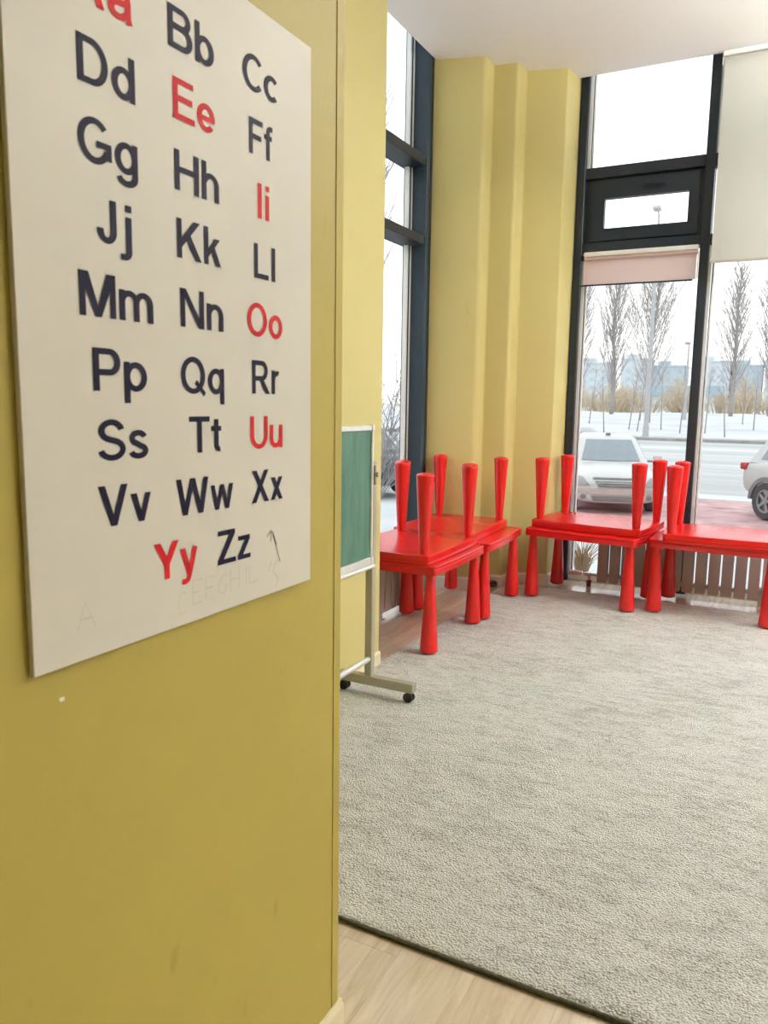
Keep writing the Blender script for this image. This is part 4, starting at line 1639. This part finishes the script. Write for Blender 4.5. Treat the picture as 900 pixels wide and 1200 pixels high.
def make_car(name, label, loc, rotz, paint, suv=False, dirty=None):
    """nose towards +X (local), ground at z = 0"""
    t = thing(name, label, 'car', loc, rotz)
    Lf, Lr = (2.18, -2.20)
    W = 0.865 if not suv else 0.90
    up = 0.0 if not suv else 0.16
    belt = 0.93 + up
    hood = 0.90 + up

    def sec_(w_, zb, zs, zc):
        return [(0, zb), (w_ * 0.80, zb), (w_ * 0.97, zb + 0.10), (w_, (zb + zs) / 2), (w_ * 0.985, zs - 0.12), (w_ * 0.93, zs - 0.02), (w_ * 0.55, (zs * 0.4 + zc * 0.6)), (0, zc)]

    st = [(Lf, sec_(W * 0.74, 0.30 + up, 0.60 + up, 0.62 + up)), (Lf - 0.06, sec_(W * 0.88, 0.22 + up, 0.68 + up, 0.72 + up)), (Lf - 0.28, sec_(W * 0.965, 0.19 + up, hood - 0.10, hood - 0.06)),
          (1.35, sec_(W, 0.18 + up, hood - 0.02, hood + 0.05)), (0.85, sec_(W, 0.18 + up, belt, belt + 0.06)), (0.0, sec_(W, 0.18 + up, belt + 0.01, belt + 0.05)),
          (-0.9, sec_(W, 0.18 + up, belt + 0.02, belt + 0.05)), (-1.6, sec_(W * 0.99, 0.20 + up, belt + 0.03, belt + 0.06)), (Lr + 0.12, sec_(W * 0.94, 0.26 + up, belt + 0.0, belt + 0.03)), (Lr, sec_(W * 0.80, 0.34 + up, belt - 0.12, belt - 0.08))]
    b = BM()
    loft(b, st)
    body = obj('body', b, paint, t, smooth=True)
    subsurf(body, 2)
    # cabin
    rt = 1.50 if not suv else 1.66
    wb, wt = W * 0.90, W * 0.66
    base_x = (0.98, -1.62) if not suv else (0.98, -2.02)
    top_x = (0.12, -1.02) if not suv else (0.20, -1.72)

    def cab(f, zoff=0.0):
        xa = base_x[0] + (top_x[0] - base_x[0]) * f
        xb = base_x[1] + (top_x[1] - base_x[1]) * f
        ww = wb + (wt - wb) * f
        return xa, xb, ww, (belt - 0.03) + (rt - 0.05 - belt + 0.03) * f

    b = BM()
    rings = []
    for f in (0, 0.33, 0.66, 0.93, 1.0):
        xa, xb, ww, z = cab(f)
        if f == 1.0:
            xa -= 0.14
            xb += 0.14
            ww -= 0.10
            z = rt
        bow = 0.10 * (1 - 0.3 * f)
        ring = [(xa, -ww * 0.86), (xa + bow, -ww * 0.4), (xa + bow, ww * 0.4), (xa, ww * 0.86), (xa - 0.10, ww), ((xa + xb) / 2, ww * 1.03), (xb + 0.10, ww), (xb, ww * 0.86), (xb - bow * .6, ww * 0.4), (xb - bow * .6, -ww * 0.4), (xb, -ww * 0.86), (xb + 0.10, -ww), ((xa + xb) / 2, -ww * 1.03), (xa - 0.10, -ww)]
        rings.append([b.verts.new((x_, y_, z)) for x_, y_ in ring])
    n = len(rings[0])
    for i in range(len(rings) - 1):
        for k in range(n):
            b.faces.new((rings[i][k], rings[i][(k + 1) % n], rings[i + 1][(k + 1) % n], rings[i + 1][k]))
    b.faces.new(rings[-1])
    b.faces.new(list(reversed(rings[0])))
    o = obj('cabin', b, paint, t, smooth=True, auto=60)

    def glass_patch(nm, fx, y0f, y1f, f0, f1, side):
        """curved pane laid 8 mm proud of the cabin"""
        bb = BM()
        NU, NV = 8, 6
        g = []
        for j in range(NV + 1):
            f = f0 + (f1 - f0) * j / NV
            xa, xb, ww, z = cab(f)
            bow = 0.10 * (1 - 0.3 * f)
            row = []
            for i in range(NU + 1):
                u = y0f + (y1f - y0f) * i / NU
                if side in ('front', 'rear'):
                    yy = u * ww * 0.90
                    e = abs(u) * 0.9
                    bo = bow if e < 0.4 else bow * max(0, (0.86 - e) / 0.46)
                    xx = (xa + bo + 0.014) if side == 'front' else (xb - bo * .6 - 0.014)
                    row.append(bb.verts.new((xx, yy, z + 0.008)))
                else:
                    xx = (xa - 0.10) + (xb - xa + 0.20) * u
                    yy = (ww * (1 + 0.03 * (1 - abs(2 * u - 1))) + 0.012) * (1 if side == 'left' else -1)
                    row.append(bb.verts.new((xx, yy, z)))
            g.append(row)
        for j in range(NV):
            for i in range(NU):
                bb.faces.new((g[j][i], g[j][i + 1], g[j + 1][i + 1], g[j + 1][i]))
        return obj(nm, bb, MT['car_glass'], t, smooth=True)

    glass_patch('windshield', 0, -0.88, 0.88, 0.14, 0.88, 'front')
    glass_patch('rear_window', 0, -0.84, 0.84, 0.22, 0.86, 'rear')
    for sd in ('left', 'right'):
        glass_patch('side_window', 0, 0.06, 0.46, 0.14, 0.84, sd)
        glass_patch('side_window', 0, 0.50, 0.90, 0.14, 0.84, sd)
    b = BM()
    add_box(b, (0.02, -0.05, rt - 0.02), (0.12, 0.05, rt + 0.028), 0.015)
    obj('roof_fin', b, MT['car_trim'], t)
    # mirrors
    for s in (1, -1):
        b = BM()
        add_box(b, (0.62, s * (W + 0.10) - 0.09, belt + 0.03), (0.76, s * (W + 0.10) + 0.09, belt + 0.17), 0.045, seg=2)
        mo = obj('mirror', b, paint, t, smooth=True, auto=50)
        b = BM()
        add_box(b, (0.66, s * W * 0.96 - 0.07, belt + 0.02), (0.72, s * W * 0.96 + 0.09, belt + 0.06), 0.01)
        obj('mirror_arm', b, MT['car_trim'], mo)
    # nose details lie on the lofted front
    nx = Lf - 0.02

    dg = bpy.context.evaluated_depsgraph_get()
    dg.update()
    ev = body.evaluated_get(dg)
    tree = BVHTree.FromPolygons([v.co.copy() for v in ev.data.vertices], [tuple(p.vertices) for p in ev.data.polygons])

    def nose(nm, pts, m, x0, dx, par=t):
        """plate with outline pts (y,z) laid on the curved nose, dx proud of it"""
        bb = BM()
        f_ = bb.faces.new([bb.verts.new((0, y, z)) for y, z in pts])
        bmesh.ops.triangulate(bb, faces=[f_])
        for _ in range(2):
            bmesh.ops.subdivide_edges(bb, edges=bb.edges[:], cuts=1, use_grid_fill=True)
        for v in bb.verts:
            hit = tree.ray_cast(Vector((4.0, v.co.y, v.co.z)), Vector((-1, 0, 0)))
            v.co.x = (hit[0].x if hit[0] is not None else Lf - 0.3) + dx
        o_ = obj(nm, bb, m, par)
        sd_ = o_.modifiers.new('thickness', 'SOLIDIFY')
        sd_.thickness = dx + 0.02
        sd_.offset = 0.0
        return o_

    U = up
    gr = nose('grille', [(-0.40, 0.655 + U), (-0.33, 0.54 + U), (0.33, 0.54 + U), (0.40, 0.655 + U)], MT['car_trim'], nx, 0.010)
    for zz in (0.575, 0.612):
        nose('grille_bar', [(-0.34, zz + U), (0.34, zz + U), (0.34, zz + 0.014 + U), (-0.34, zz + 0.014 + U)], MT['rim'], nx, 0.024, gr)
    nose('upper_intake', [(-0.44, 0.715 + U), (-0.44, 0.69 + U), (0.44, 0.69 + U), (0.44, 0.715 + U)], MT['car_trim'], nx, 0.012)
    nose('lower_intake', [(-0.47, 0.36 + U), (-0.42, 0.27 + U), (0.42, 0.27 + U), (0.47, 0.36 + U)], MT['car_trim'], nx, 0.010)
    nose('bumper', [(-0.72, 0.51 + U), (-0.74, 0.40 + U), (0.74, 0.40 + U), (0.72, 0.51 + U)], dirty or paint, nx, 0.016)
    for s in (1, -1):
        nose('headlight', [(s * 0.50, 0.57 + U), (s * 0.78, 0.55 + U), (s * 0.83, 0.66 + U), (s * 0.80, 0.76 + U), (s * 0.62, 0.71 + U)], MT['headlight'], nx, 0.012)
        nose('fog_light', [(s * 0.62 + 0.055 * math.cos(2 * PI * k / 10), 0.35 + U + 0.05 * math.sin(2 * PI * k / 10)) for k in range(10)], MT['car_trim'], nx, 0.012)
        b = BM()
        add_box(b, (Lr + 0.06, s * W * 0.82 - 0.12, belt - 0.19), (Lr + 0.26, s * W * 0.82 + 0.135, belt - 0.04), 0.045, seg=2)
        obj('tail_light', b, MT['tail'], t, smooth=True, auto=50)
        # wheels
        for wx in (1.32, -1.30):
            rw = 0.315 if not suv else 0.36
            mw = Matrix.Translation((wx, s * (W - 0.09), rw)) @ Matrix.Rotation(PI / 2, 4, 'X')
            b = BM()
            add_lathe(b, [(rw * 0.62, -0.10), (rw * 0.94, -0.10), (rw, -0.06), (rw, 0.06), (rw * 0.94, 0.10), (rw * 0.62, 0.10), (rw * 0.60, 0.0), (rw * 0.62, -0.10)], 32, mw)
            wh = obj('wheel', b, MT['tyre'], t, smooth=True, auto=40)
            b = BM()
            so = -s * 0.075
            add_lathe(b, [(rw * 0.54, so - 0.02), (rw * 0.64, so - 0.02), (rw * 0.64, so + 0.02), (rw * 0.54, so + 0.02), (rw * 0.54, so - 0.02)], 32, mw)
            add_lathe(b, [(0.0, so - 0.02), (rw * 0.16, so - 0.02), (rw * 0.16, so + 0.02), (0.0, so + 0.02)], 16, mw)
            for k in range(5):
                add_box(b, (0.02, -0.028, so - 0.012), (rw * 0.57, 0.028, so + 0.012), 0.004, mw @ Matrix.Rotation(2 * PI * k / 5, 4, 'Z'))
            obj('rim', b, MT['rim'], wh)
            b = BM()
            add_lathe(b, [(0.0, -0.03), (rw * 0.58, -0.03), (rw * 0.58, 0.03), (0.0, 0.03)], 24, mw)
            obj('brake_disc', b, MT['car_trim'], wh)
            # dark wheel arch
            b = BM()
            N = 14
            for (ra, rb) in ((rw + 0.02, rw + (0.05 if not suv else 0.10)),):
                A = []
                for k in range(N + 1):
                    a = PI * k / N
                    yo, yi = s * (W + 0.018), s * (W - 0.08)
                    A.append([b.verts.new((wx + r_ * math.cos(a), y_, rw + r_ * math.sin(a))) for r_, y_ in ((ra, yi), (ra, yo), (rb, yo), (rb, yi))])
                for k in range(N):
                    for q in range(4):
                        b.faces.new((A[k][q], A[k][(q + 1) % 4], A[k + 1][(q + 1) % 4], A[k + 1][q]))
            obj('wheel_arch', b, MT['car_trim'], t)
    return t


make_car('parked_car', 'white saloon car parked nose towards the street window, dirty bumper', (-3.50, 17.45, GZ + 0.035), math.radians(-73), MT['car_white'], dirty=MT['car_dirty'])
make_car('parked_car', 'grey car mostly hidden behind the white saloon car', (-5.45, 22.4, GZ + 0.012), math.radians(-80), MT['car_grey'])
make_car('parked_suv', 'white SUV at the right edge of the street window, red tail light', (1.24, 15.85, GZ + 0.035), math.radians(-50), MT['car_white'], suv=True)
make_car('parked_car', 'dark blue car outside the left window', (-9.6, 16.4, GZ + 0.035), math.radians(150), MT['car_blue'])


# bare shrub outside the left window
rg = random.Random(77)
t = thing('bare_shrub', 'leafless shrub with long arching twigs outside the left window', 'bush', (-6.1, 10.6, GZ))
b = BM()
for k in range(46):
    a = rg.uniform(0, 2 * PI)
    d = Vector((math.cos(a) * 0.45, math.sin(a) * 0.45, 1)).normalized()
    pts = branch_path(Vector((0.1 * math.cos(a), 0.1 * math.sin(a), 0)), d, rg.uniform(1.8, 3.9), 6, -0.05, 0.13, rg)
    add_tube(b, pts, [0.014, 0.012, 0.010, 0.008, 0.006, 0.005, 0.003], 4, cap=False)
    for q in range(5):
        i0 = rg.choice((2, 3, 4, 5))
        d2 = (d + Vector((rg.uniform(-.9, .9), rg.uniform(-.9, .9), rg.uniform(-.3, .4)))).normalized()
        add_tube(b, branch_path(pts[i0], d2, rg.uniform(0.5, 1.2), 3, -0.05, 0.15, rg), [0.007, 0.006, 0.004, 0.002], 3, cap=False)
obj('twigs', b, MT['bark'], t)['kind'] = 'stuff'
make_poplar('bare tree with dense twigs outside the left window', 12, 14.0, 1.1, (-15.5, 26.5, GZ))
